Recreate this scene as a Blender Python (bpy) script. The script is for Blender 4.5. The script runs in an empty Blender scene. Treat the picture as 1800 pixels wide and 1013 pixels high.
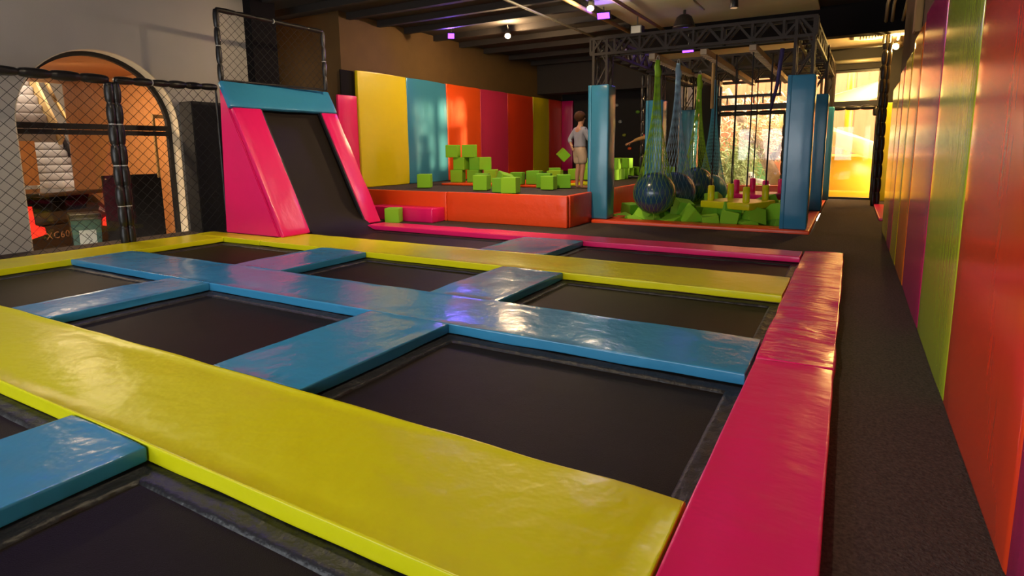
import bpy, bmesh, math, random
from mathutils import Vector, Matrix, noise
R = random.Random(7)
sc = bpy.context.scene
COL = sc.collection
PI = math.pi

# ------------------------------------------------------------------ camera, world, sun, exposure
cam_d = bpy.data.cameras.new('camera')
cam = bpy.data.objects.new('camera', cam_d)
COL.objects.link(cam)
cr, cd, cf = Vector((.867, .498, -.010)), Vector((.068, -.137, -.988)), Vector((-.494, .856, -.152))
cf.normalize(); cr = (cr - cf * cr.dot(cf)).normalized(); cu = cr.cross(cf)
m = Matrix((cr, cu, -cf)).transposed().to_4x4()
m.translation = Vector((0, 0, 1.30))
cam.matrix_world = m
cam_d.sensor_width = 36
cam_d.lens = 1026.72 / 1800 * 36
cam_d.shift_y = -(506.5 - 421.185) / 1800
cam_d.clip_start = .02
sc.camera = cam

sc.view_settings.view_transform = 'Standard'
sc.view_settings.look = 'None'
sc.view_settings.gamma = 1
sc.view_settings.use_curve_mapping = False
sc.view_settings.exposure = 0.3

world = bpy.data.worlds.new('sky'); sc.world = world
world.use_nodes = True
wb = world.node_tree.nodes['Background']
wb.inputs[0].default_value = (1, .88, .70, 1)
wb.inputs[1].default_value = 15.0

def light(name, kind, loc, energy, color, target=None, **kw):
    d = bpy.data.lights.new(name, kind)
    d.energy = energy; d.color = color
    for k, v in kw.items(): setattr(d, k, v)
    o = bpy.data.objects.new(name, d); COL.objects.link(o); o.location = loc
    if target is not None:
        o.rotation_euler = (Vector(target) - Vector(loc)).to_track_quat('-Z', 'Y').to_euler()
    return o

SUN = Vector((.86, .51, .05)).normalized()
light('sun', 'SUN', SUN * 40, 17.0, (1, .64, .28), target=(0, 0, 0), angle=.05)
# added fill light before the closed rear wall, standing in for daylight
light('rear_fill_light', 'AREA', (-4.2, -3.85, 1.45), 290, (.93, .97, 1), target=(-4.2, 5, .5), shape='RECTANGLE', size=8.4, size_y=1.8)

# ------------------------------------------------------------------ materials
def M(name, color, rough=.5, metal=0, bump=0, bscale=20, bdist=.01, spec=.5, var=0, vscale=4, emit=None, estr=0, stretch=None, coat=0, detail=4, fine=0):
    mt = bpy.data.materials.new(name); mt.use_nodes = True
    nt = mt.node_tree; b = nt.nodes['Principled BSDF']
    c = tuple(color) + (1,)
    b.inputs['Base Color'].default_value = c
    b.inputs['Roughness'].default_value = rough
    b.inputs['Metallic'].default_value = metal
    b.inputs['Specular IOR Level'].default_value = spec
    if coat: b.inputs['Coat Weight'].default_value = coat; b.inputs['Coat Roughness'].default_value = .15
    if emit: b.inputs['Emission Color'].default_value = tuple(emit) + (1,); b.inputs['Emission Strength'].default_value = estr
    if bump or var or fine:
        tc = nt.nodes.new('ShaderNodeTexCoord'); vec = tc.outputs['Object']
        if stretch:
            mp = nt.nodes.new('ShaderNodeMapping'); mp.inputs['Scale'].default_value = stretch
            nt.links.new(vec, mp.inputs[0]); vec = mp.outputs[0]
    last = None
    if bump:
        n = nt.nodes.new('ShaderNodeTexNoise'); n.inputs['Scale'].default_value = bscale; n.inputs['Detail'].default_value = detail
        nt.links.new(vec, n.inputs['Vector'])
        bp = nt.nodes.new('ShaderNodeBump'); bp.inputs['Strength'].default_value = bump; bp.inputs['Distance'].default_value = bdist
        nt.links.new(n.outputs[0], bp.inputs['Height']); last = bp
    if fine:
        n = nt.nodes.new('ShaderNodeTexNoise'); n.inputs['Scale'].default_value = 260; n.inputs['Detail'].default_value = 2
        nt.links.new(tc.outputs['Object'], n.inputs['Vector'])
        bp = nt.nodes.new('ShaderNodeBump'); bp.inputs['Strength'].default_value = fine; bp.inputs['Distance'].default_value = .003
        nt.links.new(n.outputs[0], bp.inputs['Height'])
        if last: nt.links.new(last.outputs[0], bp.inputs['Normal'])
        last = bp
    if last: nt.links.new(last.outputs[0], b.inputs['Normal'])
    if var:
        n2 = nt.nodes.new('ShaderNodeTexNoise'); n2.inputs['Scale'].default_value = vscale; n2.inputs['Detail'].default_value = 6
        nt.links.new(vec, n2.inputs['Vector'])
        mx = nt.nodes.new('ShaderNodeMix'); mx.data_type = 'RGBA'
        mx.inputs[6].default_value = tuple(max(0, v * (1 - var)) for v in color) + (1,)
        mx.inputs[7].default_value = tuple(min(1, v * (1 + var)) for v in color) + (1,)
        nt.links.new(n2.outputs[0], mx.inputs[0]); nt.links.new(mx.outputs[2], b.inputs['Base Color'])
    return mt

def vinyl(name, color, rough=.33, wr=.25, sc_=7, stretch=None, coat=.05, spec=.42):
    return M(name, color, rough, spec=spec, bump=wr, bscale=sc_, bdist=.035, stretch=stretch, coat=coat, detail=3)

YEL, PNK, BLU, ORG, LIM = (.66, .63, .006), (.80, .012, .15), (.040, .25, .46), (.83, .075, .012), (.40, .52, .02)
V_yel = vinyl('yellow vinyl', YEL, .28, .24, 6, spec=.28, coat=0)
V_pnk = vinyl('pink vinyl', PNK, .28, .25, 4, stretch=(1, 1.8, 1))
V_pnkw = vinyl('wrinkled pink vinyl', PNK, .24, .75, 4, stretch=(.7, 2.2, 1))
V_blu = vinyl('blue vinyl', BLU, .21, .28, 6)
V_org = vinyl('orange vinyl', ORG, .35, .2, 6)
V_lim = vinyl('lime vinyl', LIM, .3, .3, 6)
WST = (1, 3, .5)
W_yel = vinyl('yellow wall vinyl', (.68, .55, .008), .20, .07, 4, WST, coat=.5)
W_lim = vinyl('lime wall vinyl', LIM, .20, .11, 5, (1, 7, .35), coat=.5)
W_pnk = vinyl('magenta wall vinyl', (.50, .010, .12), .20, .11, 5, (1, 7, .35), coat=.5)
W_org = vinyl('red orange wall vinyl', (.74, .055, .012), .22, .03, 4, WST, coat=.5)
W_org2 = vinyl('amber wall vinyl', (.80, .20, .01), .20, .07, 4, WST, coat=.5)
W_blu = vinyl('blue wall vinyl', (.042, .215, .36), .20, .08, 5, WST)
P_yel = vinyl('yellow panel vinyl', (.68, .55, .008), .34, .2, 5)
P_org = vinyl('orange panel vinyl', (.80, .085, .01), .34, .2, 5)
P_red = vinyl('red panel vinyl', (.75, .05, .012), .34, .2, 5)
P_pnk = vinyl('pink panel vinyl', (.62, .03, .10), .34, .2, 5)
M_bed = M('black trampoline mesh', (.011, .0075, .006), .5, bump=.25, bscale=2.0, bdist=.03, fine=.6, spec=.11)
M_skirt = M('black spring cover', (.010, .010, .013), .5, bump=.9, bscale=9, bdist=.03, stretch=(1, 1, 1))
M_carpet = M('dark carpet', (.065, .048, .040), .9, bump=1, bscale=90, bdist=.012, var=.97, vscale=75, spec=.25)
M_black = M('black painted steel', (.012, .010, .011), .45)
M_blackm = M('black matte', (.006, .005, .006), .9, spec=.15)
M_foampad = M('black foam sleeve', (.010, .009, .010), .38, bump=.4, bscale=30, bdist=.01)
M_tie = M('pale cable tie', (.45, .44, .42), .5)
M_net = M('black netting', (.006, .006, .006), .8)
M_gray = M('gray plaster', (.42, .385, .345), .9, bump=.25, bscale=90, bdist=.004, var=.08, vscale=2)
M_cream = M('cream reveal', (.62, .50, .34), .7)
M_brown = M('dark brown plaster', (.085, .045, .010), .9, bump=.35, bscale=40, bdist=.006, var=.15, vscale=3)
M_dark = M('charcoal wall', (.013, .011, .011), .85, var=.2, vscale=5)
M_deck = M('dark ceiling', (.020, .015, .012), .75, var=.3, vscale=3)
M_slab = M('greenish plaster ceiling', (.50, .48, .32), .9, var=.12, vscale=2)
M_truss = M('black truss steel', (.030, .021, .015), .6, spec=.3)
M_wood = M('orange oak veneer', (.52, .22, .07), .5, var=.25, vscale=3, stretch=(8, 8, .5))
M_street = M('dim street wall', (.13, .10, .08), .8)
M_beige = M('pale board', (.42, .32, .20), .7, var=.15)
M_post = M('raw wood post', (.30, .17, .05), .7, var=.2, stretch=(6, 6, 1))
M_pipe = M('galvanised pipe', (.40, .36, .26), .45, metal=.4)
M_steel = M('grey steel', (.25, .25, .25), .4, metal=.6)
M_foam = M('green foam', (.24, .55, .015), .85, bump=.2, bscale=60, bdist=.003)
M_foam2 = M('deep green foam', (.16, .44, .015), .85, bump=.2, bscale=60, bdist=.003)
M_foamD = M('dark green pit mat', (.05, .12, .01), .9)  # dark green mat colour under the blocks
M_ball = M('teal blue ball', (.013, .062, .14), .24, coat=.4)
M_ball2 = M('light blue ball', (.02, .16, .28), .3, coat=.3)
M_ngreen = M('green net cord', (.20, .40, .008), .7)
M_nblue = M('grey blue net cord', (.20, .34, .46), .6)
M_nblue2 = M('sky blue net cord', (.10, .40, .56), .6)
M_rope = M('black rope', (.008, .007, .008), .8)
M_strap = M('indigo strap', (.03, .02, .10), .7)
M_skin = M('skin', (.42, .20, .11), .55)
M_hair = M('brown hair', (.045, .017, .006), .85, spec=.15, bump=.6, bscale=60, bdist=.01, stretch=(1, 1, .3))
M_shirt = M('pale grey shirt', (.23, .22, .26), .85, bump=.4, bscale=14, bdist=.02)
M_short = M('beige shorts', (.40, .28, .19), .85, bump=.4, bscale=14, bdist=.02)
M_white = M('white', (.75, .74, .70), .6)
M_uv = M('ultraviolet lamp glass', (.1, .02, .3), .4, emit=(.16, .03, 1), estr=7)
M_lamp = M('warm lamp glass', (1, .8, .5), .4, emit=(1, .66, .30), estr=45)
M_lampoff = M('frosted lamp glass', (.55, .40, .26), .4, emit=(1, .6, .3), estr=.25)
M_lampon = M('dim warm lamp glass', (.9, .7, .4), .4, emit=(1, .72, .4), estr=3)
M_car = M('black car paint', (.010, .008, .006), .25, coat=.5)
M_carglass = M('dark car glass', (.01, .009, .007), .05)
M_tail = M('red tail light', (.6, .01, .01), .25, emit=(1, .03, .015), estr=1.0)
M_chrome = M('chrome', (.7, .7, .7), .2, metal=1)
M_bin = M('dark teal bin plastic', (.010, .075, .070), .5)
M_sticker = M('pale sticker', (.42, .47, .50), .6)
M_stair = M('grey stair carpet', (.24, .20, .185), .9)
M_brass = M('tan stringer', (.50, .32, .13), .6)
M_terr = M('terracotta boards', (.36, .12, .05), .8, var=.35, vscale=3, stretch=(3, 1, .4))
M_slide = M('slide plastic deepened for contrast', (.62, .33, .008), .35)  # same yellow slide, deepened so the chutes look sunlit beside it
M_chute = M('chute plastic paled for sun glare', (.95, .82, .36), .3)  # paled: the sun's glare on the yellow chutes is put into the colour
M_bark = M('tree bark', (.34, .24, .17), .9, var=.4, vscale=7, bump=.6, bscale=16, bdist=.03)
M_leaf = M('pale green leaves', (.42, .50, .22), .7, var=.4)
M_leafdry = M('straw coloured leaves', (.85, .66, .42), .7, var=.3)  # pale straw leaf colour
M_green = M('green board', (.22, .52, .22), .7, var=.2)
M_patio = M('patio paving', (.60, .48, .34), .9, var=.2)
M_hold = [M('climbing hold ' + n, c, .5) for n, c in (('olive', (.25, .28, .03)), ('red', (.65, .02, .06)), ('orange', (.80, .12, .02)), ('grey', (.3, .3, .28)), ('green', (.16, .35, .03)))]

def glass_mat(name, tint):
    mt = bpy.data.materials.new(name); mt.use_nodes = True
    nt = mt.node_tree; nt.nodes.clear()
    o = nt.nodes.new('ShaderNodeOutputMaterial'); mix = nt.nodes.new('ShaderNodeMixShader')
    t = nt.nodes.new('ShaderNodeBsdfTransparent'); g = nt.nodes.new('ShaderNodeBsdfGlossy'); f = nt.nodes.new('ShaderNodeLayerWeight'); pw = nt.nodes.new('ShaderNodeMath'); pw.operation = 'POWER'; pw.inputs[1].default_value = 4.0; ml = nt.nodes.new('ShaderNodeMath'); ml.operation = 'MULTIPLY_ADD'; ml.inputs[1].default_value = .6; ml.inputs[2].default_value = .035
    t.inputs[0].default_value = tint + (1,); g.inputs[1].default_value = .02; f.inputs[0].default_value = .5
    nt.links.new(f.outputs['Facing'], pw.inputs[0]); nt.links.new(pw.outputs[0], ml.inputs[0]); nt.links.new(ml.outputs[0], mix.inputs[0]); nt.links.new(t.outputs[0], mix.inputs[1]); nt.links.new(g.outputs[0], mix.inputs[2])
    nt.links.new(mix.outputs[0], o.inputs[0])
    return mt
M_glass = glass_mat('clear glass', (.96, .96, .94))

# ------------------------------------------------------------------ mesh builder
class MB:
    def __init__(s): s.v = []; s.f = []
    def add(s, vs, fs):
        n = len(s.v); s.v += [tuple(v) for v in vs]; s.f += [tuple(n + i for i in f) for f in fs]; return s
    def box(s, x0, x1, y0, y1, z0, z1):
        vs = [(x, y, z) for x in (x0, x1) for y in (y0, y1) for z in (z0, z1)]
        return s.add(vs, [(0, 1, 3, 2), (4, 6, 7, 5), (0, 4, 5, 1), (2, 3, 7, 6), (0, 2, 6, 4), (1, 5, 7, 3)])
    def bar(s, a, b, w, h=None, up=(0, 0, 1)):
        h = h or w; a, b = Vector(a), Vector(b); d = (b - a).normalized(); u = Vector(up)
        if abs(d.dot(u)) > .95: u = Vector((0, 1, 0))
        r = d.cross(u).normalized(); u = r.cross(d)
        vs = [p + r * i * w / 2 + u * j * h / 2 for p in (a, b) for i, j in ((-1, -1), (1, -1), (1, 1), (-1, 1))]
        return s.add(vs, [(3, 2, 1, 0), (4, 5, 6, 7), (0, 1, 5, 4), (1, 2, 6, 5), (2, 3, 7, 6), (3, 0, 4, 7)])
    def tube(s, path, r, n=8, closed=False, caps=True):
        P = [Vector(p) for p in path]; rs = r if isinstance(r, (list, tuple)) else [r] * len(P)
        rings = []; prev = None
        for i, p in enumerate(P):
            if closed: d = P[(i + 1) % len(P)] - P[i - 1]
            else: d = P[min(i + 1, len(P) - 1)] - P[max(i - 1, 0)]
            d.normalize()
            if prev is None:
                u = Vector((0, 0, 1)) if abs(d.z) < .9 else Vector((1, 0, 0)); u = (u - d * u.dot(d)).normalized()
            else: u = (prev - d * prev.dot(d)).normalized()
            prev = u; w = d.cross(u)
            rings.append([p + (u * math.cos(2 * PI * k / n) + w * math.sin(2 * PI * k / n)) * rs[i] for k in range(n)])
        vs = [v for q in rings for v in q]; fs = []
        L = len(P)
        for i in range(L if closed else L - 1):
            j = (i + 1) % L
            for k in range(n): fs.append((i * n + k, i * n + (k + 1) % n, j * n + (k + 1) % n, j * n + k))
        if caps and not closed: fs += [tuple(range(n - 1, -1, -1)), tuple((L - 1) * n + k for k in range(n))]
        return s.add(vs, fs)
    def prism(s, poly, axis, a, b):
        """poly: 2-D points in the two other axes (in xyz order); extruded along axis 0/1/2 from a to b"""
        def mk(p, t):
            return {0: (t, p[0], p[1]), 1: (p[0], t, p[1]), 2: (p[0], p[1], t)}[axis]
        n = len(poly); vs = [mk(p, a) for p in poly] + [mk(p, b) for p in poly]
        return s.add(vs, [tuple(range(n)), tuple(range(2 * n - 1, n - 1, -1))] + [(i, n + i, n + (i + 1) % n, (i + 1) % n) for i in range(n)])
    def ball(s, c, r, nu=24, nv=14):
        rx, ry, rz = r if isinstance(r, tuple) else (r, r, r)
        vs = [(c[0], c[1], c[2] + rz)]; fs = []
        for i in range(1, nv):
            t = PI * i / nv
            for k in range(nu):
                p = 2 * PI * k / nu; vs.append((c[0] + rx * math.sin(t) * math.cos(p), c[1] + ry * math.sin(t) * math.sin(p), c[2] + rz * math.cos(t)))
        vs.append((c[0], c[1], c[2] - rz))
        for k in range(nu):
            fs.append((0, 1 + k, 1 + (k + 1) % nu)); b = 1 + (nv - 2) * nu; fs.append((len(vs) - 1, b + (k + 1) % nu, b + k))
        for i in range(nv - 2):
            a = 1 + i * nu
            for k in range(nu): fs.append((a + k, a + nu + k, a + nu + (k + 1) % nu, a + (k + 1) % nu))
        return s.add(vs, fs)
    def rbox(s, x0, x1, y0, y1, z0, z1, r=.02, step=.25, amp=0, seed=0, freq=1.5, puff=0):
        lo, hi = (x0, y0, z0), (x1, y1, z1); ax = []
        for a, b in zip(lo, hi):
            rr = min(r, (b - a) / 2 * .98); n = max(1, int(round((b - a - 2 * rr) / step)))
            ax.append([a, a + rr * .3] + [a + rr + (b - a - 2 * rr) * i / n for i in range(n + 1)] + [b - rr * .3, b])
        idx = {}; vs = []
        def vid(i, j, k):
            key = (i, j, k)
            if key not in idx:
                p = Vector((ax[0][i], ax[1][j], ax[2][k]))
                q = Vector([min(max(p[t], lo[t] + min(r, (hi[t] - lo[t]) / 2 * .98)), hi[t] - min(r, (hi[t] - lo[t]) / 2 * .98)) for t in range(3)])
                d = p - q
                if d.length > 1e-9:
                    d = d.normalized(); o = q + d * r
                    if puff:
                        cx = 1.0
                        for t in range(3):
                            if abs(d[t]) < .5: u = (p[t] - lo[t]) / (hi[t] - lo[t]); cx *= min(1, 4 * u * (1 - u) * 1.2)
                        o += d * puff * cx
                    if amp: o += d * amp * noise.noise((p * freq) + Vector((seed * 7.3, seed * 3.1, seed)))
                else: o = p
                idx[key] = len(vs); vs.append(o)
            return idx[key]
        fs = []; nx, ny, nz = len(ax[0]), len(ax[1]), len(ax[2])
        for i in range(nx - 1):
            for j in range(ny - 1):
                fs.append((vid(i, j, 0), vid(i, j + 1, 0), vid(i + 1, j + 1, 0), vid(i + 1, j, 0)))
                fs.append((vid(i, j, nz - 1), vid(i + 1, j, nz - 1), vid(i + 1, j + 1, nz - 1), vid(i, j + 1, nz - 1)))
        for i in range(nx - 1):
            for k in range(nz - 1):
                fs.append((vid(i, 0, k), vid(i + 1, 0, k), vid(i + 1, 0, k + 1), vid(i, 0, k + 1)))
                fs.append((vid(i, ny - 1, k), vid(i, ny - 1, k + 1), vid(i + 1, ny - 1, k + 1), vid(i + 1, ny - 1, k)))
        for j in range(ny - 1):
            for k in range(nz - 1):
                fs.append((vid(0, j, k), vid(0, j, k + 1), vid(0, j + 1, k + 1), vid(0, j + 1, k)))
                fs.append((vid(nx - 1, j, k), vid(nx - 1, j + 1, k), vid(nx - 1, j + 1, k + 1), vid(nx - 1, j, k + 1)))
        return s.add(vs, fs)
    def xf(s, mat):
        s.v = [tuple(mat @ Vector(v)) for v in s.v]; return s
    def build(s, name, mat, parent=None, loc=None, smooth=False, bevel=0):
        me = bpy.data.meshes.new(name)
        o = bpy.data.objects.new(name, me); COL.objects.link(o)
        org = Vector(loc) if loc is not None else (parent['_o'] if False else Vector((0, 0, 0)))
        if loc is None and parent is None and s.v:
            xs = list(zip(*s.v)); org = Vector(((min(xs[0]) + max(xs[0])) / 2, (min(xs[1]) + max(xs[1])) / 2, min(xs[2])))
        base = ORG.get(parent.name, Vector((0, 0, 0))) if parent else Vector((0, 0, 0))
        if parent is not None: org = base
        me.from_pydata([tuple(Vector(v) - org) for v in s.v], [], s.f)
        bm = bmesh.new(); bm.from_mesh(me)
        bmesh.ops.recalc_face_normals(bm, faces=bm.faces)
        if bevel: bmesh.ops.bevel(bm, geom=list(bm.edges), offset=bevel, segments=2, affect='EDGES', clamp_overlap=True)
        bm.to_mesh(me); bm.free()
        me.materials.append(mat)
        if smooth:
            for p in me.polygons: p.use_smooth = True
        if parent is not None: o.parent = parent
        else: o.location = org
        ORG[o.name] = org
        return o
ORG = {}

def tag(o, label=None, cat=None, group=None, kind='thing'):
    if label: o['label'] = label
    if cat: o['category'] = cat
    if group: o['group'] = group
    if kind: o['kind'] = kind
    return o
def thing(name, label, cat, loc=(0, 0, 0), group=None):
    o = bpy.data.objects.new(name, None); COL.objects.link(o); o.location = loc; o.empty_display_size = .1
    ORG[o.name] = Vector(loc)
    return tag(o, label, cat, group)
def struct(name, mb, mat, label=None, cat=None, smooth=False):
    return tag(mb.build(name, mat, smooth=smooth), label, cat, kind='structure')
def clone(o, loc, rot=None, label=None, mat=None, scale=None):
    c = o.copy(); COL.objects.link(c); c.location = loc
    if rot is not None: c.rotation_euler = rot
    if label: c['label'] = label
    if scale: c.scale = (scale,) * 3
    for ch in o.children:
        d = ch.copy(); COL.objects.link(d); d.parent = c
        for g in ch.children:
            e = g.copy(); COL.objects.link(e); e.parent = d
    return c

# ------------------------------------------------------------------ room shell
XL, XR, CEIL = -9.6, .56, 4.1
b = MB()
b.box(-.02, 1.2, -4, 16.75, -.3, 0)                       # carpet beside the right wall
b.box(-4.0, -.02, 7.84, 9.72, -.3, 0); b.box(-9.6, -4.0, 7.84, 8.8, -.3, 0)
b.box(-9.3, -4.0, 8.8, 19.6, -.3, 0)
b.box(-9.6, -8.82, -4, 7.84, -.3, 0); b.box(-8.82, -7.2, 5.68, 7.84, -.3, -.03)
b.box(-.45, -.02, 9.72, 16.75, -.3, 0); b.box(-4.0, -.45, 15.95, 16.75, -.3, 0)
b.box(-9.6, 1.2, -4, 17, -.75, -.6)
struct('floor', b, M_carpet, 'dark speckled carpet floor around the trampolines', 'floor')

b = MB()
YA, ZA, RA = 4.64, 1.70, 1.10
b.box(XL - .3, XL, -4, YA - RA, -1.2, CEIL)
b.box(XL - .3, XL, YA + RA, 7.1, -1.2, CEIL)
N = 28
arc = [(YA - RA * math.cos(PI * i / N), ZA + RA * math.sin(PI * i / N)) for i in range(N + 1)]
for (p, q) in zip(arc, arc[1:]):
    b.prism([p, q, (q[0], CEIL), (p[0], CEIL)], 0, XL - .3, XL)
struct('wall_left', b, M_gray, 'gray plaster wall with an arched window', 'wall')
b = MB()
ro, ri = RA, RA - .012
pts_o = [(YA + RA, -1.0)] + [(YA + ro * math.cos(PI * i / N), ZA + ro * math.sin(PI * i / N)) for i in range(N + 1)] + [(YA - RA, -1.0)]
pts_i = [(YA + ri, -1.0)] + [(YA + ri * math.cos(PI * i / N), ZA + ri * math.sin(PI * i / N)) for i in range(N + 1)] + [(YA - ri, -1.0)]
for i in range(len(pts_o) - 1):
    b.prism([pts_o[i], pts_o[i + 1], pts_i[i + 1], pts_i[i]], 0, XL - .29, XL + .004)
struct('trim_1', b, M_cream, 'cream painted reveal around the arched window', 'trim')
# arched window: black frame, transom, pane
def arch_ring(b, ro, ri, x0, x1, zb):
    po = [(YA + ro, zb)] + [(YA + ro * math.cos(PI * i / N), ZA + ro * math.sin(PI * i / N)) for i in range(N + 1)] + [(YA - ro, zb)]
    pi_ = [(YA + ri, zb)] + [(YA + ri * math.cos(PI * i / N), ZA + ri * math.sin(PI * i / N)) for i in range(N + 1)] + [(YA - ri, zb)]
    for i in range(len(po) - 1): b.prism([po[i], po[i + 1], pi_[i + 1], pi_[i]], 0, x0, x1)
w1 = thing('window_1', 'arched window with black frame in the gray wall', 'window', (XL - .24, YA, -1.0)); w1['kind'] = 'structure'
b = MB(); arch_ring(b, RA - .013, RA - .075, XL - .27, XL - .20, -1.0); b.build('window_frame', M_black, w1)
b = MB(); b.box(XL - .27, XL - .19, YA - RA + .07, YA + RA - .07, 1.66, 1.74); b.box(XL - .26, XL - .20, YA - RA + .07, YA + RA - .07, 1.58, 1.65); b.build('transom', M_black, w1)
b = MB(); b.prism([(YA + (RA - .07), -1.0)] + [(YA + (RA - .07) * math.cos(PI * i / N), ZA + (RA - .07) * math.sin(PI * i / N)) for i in range(N + 1)] + [(YA - (RA - .07), -1.0)], 0, XL - .236, XL - .230); b.build('pane', M_glass, w1)

b = MB(); b.box(-10.4, -9.4, 7.1, 7.62, -.3, CEIL); struct('wall_pilaster', b, M_blackm, 'black pilaster at the end of the gray wall', 'wall')
b = MB(); b.box(-11.2, -9.4, 8.95, 9.2, -.3, CEIL); struct('wall_niche', b, M_brown, 'dark brown return wall of the niche behind the ramp', 'wall')
b = MB(); b.box(-11.3, -11.2, 7, 9.2, -.3, CEIL); struct('wall_niche_back', b, M_dark, 'dark back of the niche behind the ramp', 'wall')
b = MB(); b.box(-9.4, -9.14, 8.94, 19.6, -.3, CEIL)
struct('wall_left_far', b, M_brown, 'dark brown plaster wall above the coloured panels', 'wall')
b = MB(); b.box(-4.75, -4.4, 16.86, 19.5, -.3, CEIL); struct('wall_jog', b, M_dark, 'dark side wall beside the climbing board', 'wall')
b = MB(); b.box(-9.12, -4.4, 19.5, 19.7, -.3, CEIL)
struct('wall_back_far', b, M_dark, 'dark wall behind the climbing board', 'wall')
b = MB()
b.box(-4.6, 1.3, 16.6, 16.85, 3.12, CEIL)
b.box(-4.6, -4.28, 16.6, 16.85, -.3, 3.12)
b.box(-3.62, -3.16, 16.6, 16.85, -.3, 3.12)
b.box(.49, 1.3, 16.6, 16.85, -.3, 3.12)
struct('wall_back', b, M_dark, 'dark back wall with tall windows', 'wall')
b = MB(); b.box(1.05, 1.3, 10.75, 16.6, -.3, CEIL); struct('wall_right_far', b, M_brown, 'dark brown wall set back at the corridor end', 'wall')
b = MB(); b.box(XR, 1.3, -4, 10.75, -.3, CEIL)
struct('wall_right', b, M_brown, 'dark brown wall behind the tall coloured pads', 'wall')
b = MB()
b.box(-9.9, XR + .25, -4.2, -4.0, -.3, CEIL)
struct('wall_rear', b, M_gray, 'gray rear wall behind the camera', 'wall')
b = MB(); b.box(-8.5, .1, -4.0, -3.96, .6, 3.2); o = struct('window_5', b, M_white, 'added white blind panel on the closed rear wall', 'window')  # blind panel added behind the rear fill, no opening in the wall
b = MB(); b.box(-11.2, 1.4, -4.2, 19.7, CEIL, CEIL + .15)
struct('ceiling', b, M_deck, 'dark ceiling deck', 'ceiling')
b = MB(); b.box(-4.5, -.75, 6.0, 13.9, CEIL - .05, CEIL - .002); b.box(-.75, 1.3, 5.0, 10.6, CEIL - .05, CEIL - .002)
struct('ceiling_slab', b, M_slab, 'greenish plaster ceiling slab above the truss rig', 'ceiling')
b = MB(); b.box(-4.5, 1.06, 14.25, 16.6, 3.62, 3.74); 
struct('ceiling_soffit', b, M_beige, 'pale dropped soffit by the back windows', 'ceiling')
b = MB(); b.box(-4.6, 1.06, 13.9, 14.25, 3.5, CEIL - .002)
struct('ceiling_beam', b, M_blackm, 'deep black beam across the ceiling', 'beam')
k = 0
for y in (5.6, 6.5, 7.4, 8.3, 9.2, 10.1, 11.0, 12.1, 13.2, 14.4, 15.8, 17.2):
    b = MB(); b.box(-9.14 if y > 9 else -10.5, -4.5, y - .05, y + .05, CEIL - .13, CEIL + .01); b.box(-9.14 if y > 9 else -10.5, -4.5, y + .16, y + .21, CEIL - .09, CEIL + .01)
    o = struct('ceiling_rib', b, M_deck, 'dark rib under the ceiling deck', 'beam'); o['group'] = 'ribs of the ceiling deck'
b = MB(); b.box(-9.14, -4.6, 17.6, 18.2, 3.1, CEIL)
struct('ceiling_duct', b, M_deck, 'dark boxed duct above the climbing board', 'duct')

# back windows
def window(i, x0, x1, label, zt=2.27):
    w = thing('window_%d' % i, label, 'window', ((x0 + x1) / 2, 16.7, 0)); w['kind'] = 'structure'
    b = MB(); b.box(x0, x0 + .05, 16.66, 16.76, 0, 3.12); b.box(x1 - .05, x1, 16.66, 16.76, 0, 3.12); b.box(x0, x1, 16.66, 16.76, 3.06, 3.12); b.box(x0, x1, 16.66, 16.76, 0, .05)
    b.build('window_frame', M_black, w)
    b = MB(); b.box(x0, x1, 16.62, 16.78, zt, zt + .14); b.build('transom', M_black, w)
    b = MB(); b.box(x0 + .04, x1 - .04, 16.70, 16.706, .04, 3.08); b.build('pane', M_glass, w)
window(2, -4.28, -3.62, 'narrow back window left of the black column')
window(3, -3.16, -.58, 'wide back window behind the hanging ropes')
window(4, -.50, .49, 'bright back window at the end of the corridor', 2.24)
b = MB(); b.box(-.6, -.48, 16.6, 16.8, 0, 3.12); struct('wall_mullion', b, M_black, 'black mullion between the back windows', 'wall')

# ------------------------------------------------------------------ trampoline field
PZ0, PZ1 = -.02, .05
seed = [0]
def pad(x0, x1, y0, y1, mat, label, grp, z0=PZ0, z1=PZ1, amp=.007, puff=.006):
    seed[0] += 1
    b = MB().rbox(x0 + .003, x1 - .003, y0 + .003, y1 - .003, z0, z1, r=.010, step=.09, amp=amp, seed=seed[0], freq=2.6, puff=puff)
    return tag(b.build('safety_pad', mat, smooth=True), label, 'safety pad', grp)
G = 'safety pads around the trampoline beds'
pad(-8.05, -.43, 1.26, 1.98, V_yel, 'wide yellow pad nearest the camera, crossing the whole picture', G, puff=.01)
pad(-8.05, -.43, 3.33, 4.04, V_blu, 'long blue pad running across the middle of the trampolines', G)
pad(-7.25, -.43, 5.34, 6.15, V_yel, 'long far yellow pad at the foot of the black ramp', G)
pad(-8.8, -7.25, 5.34, 5.67, V_yel, 'short yellow pad under the pink side of the ramp', G)
pad(-8.8, -8.05, -1.2, 5.34, V_yel, 'yellow pad along the net fence and arched window', G)
pad(-7.12, -.43, 7.36, 7.80, V_pnk, 'thin pink pad along the far edge before the dark carpet', G)
pad(-.42, .0, -1.2, 3.63, V_pnk, 'smooth pink pad in the right foreground beside the carpet', G, amp=.005)
pad(-.42, .0, 3.64, 7.85, V_pnkw, 'wrinkled shiny pink pad at the far right corner', G, amp=.014)
pad(-3.20, -2.55, -1.2, 1.25, V_blu, 'blue pad in the lower left corner of the picture', G, amp=.004)
pad(-3.22, -2.46, 1.985, 3.325, V_blu, 'pale blue cross pad between near yellow and middle blue pads, at picture centre', G)
pad(-5.94, -5.31, 1.985, 3.325, V_blu, 'crumpled blue cross pad at left with a notch in its edge', G, amp=.014)
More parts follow.
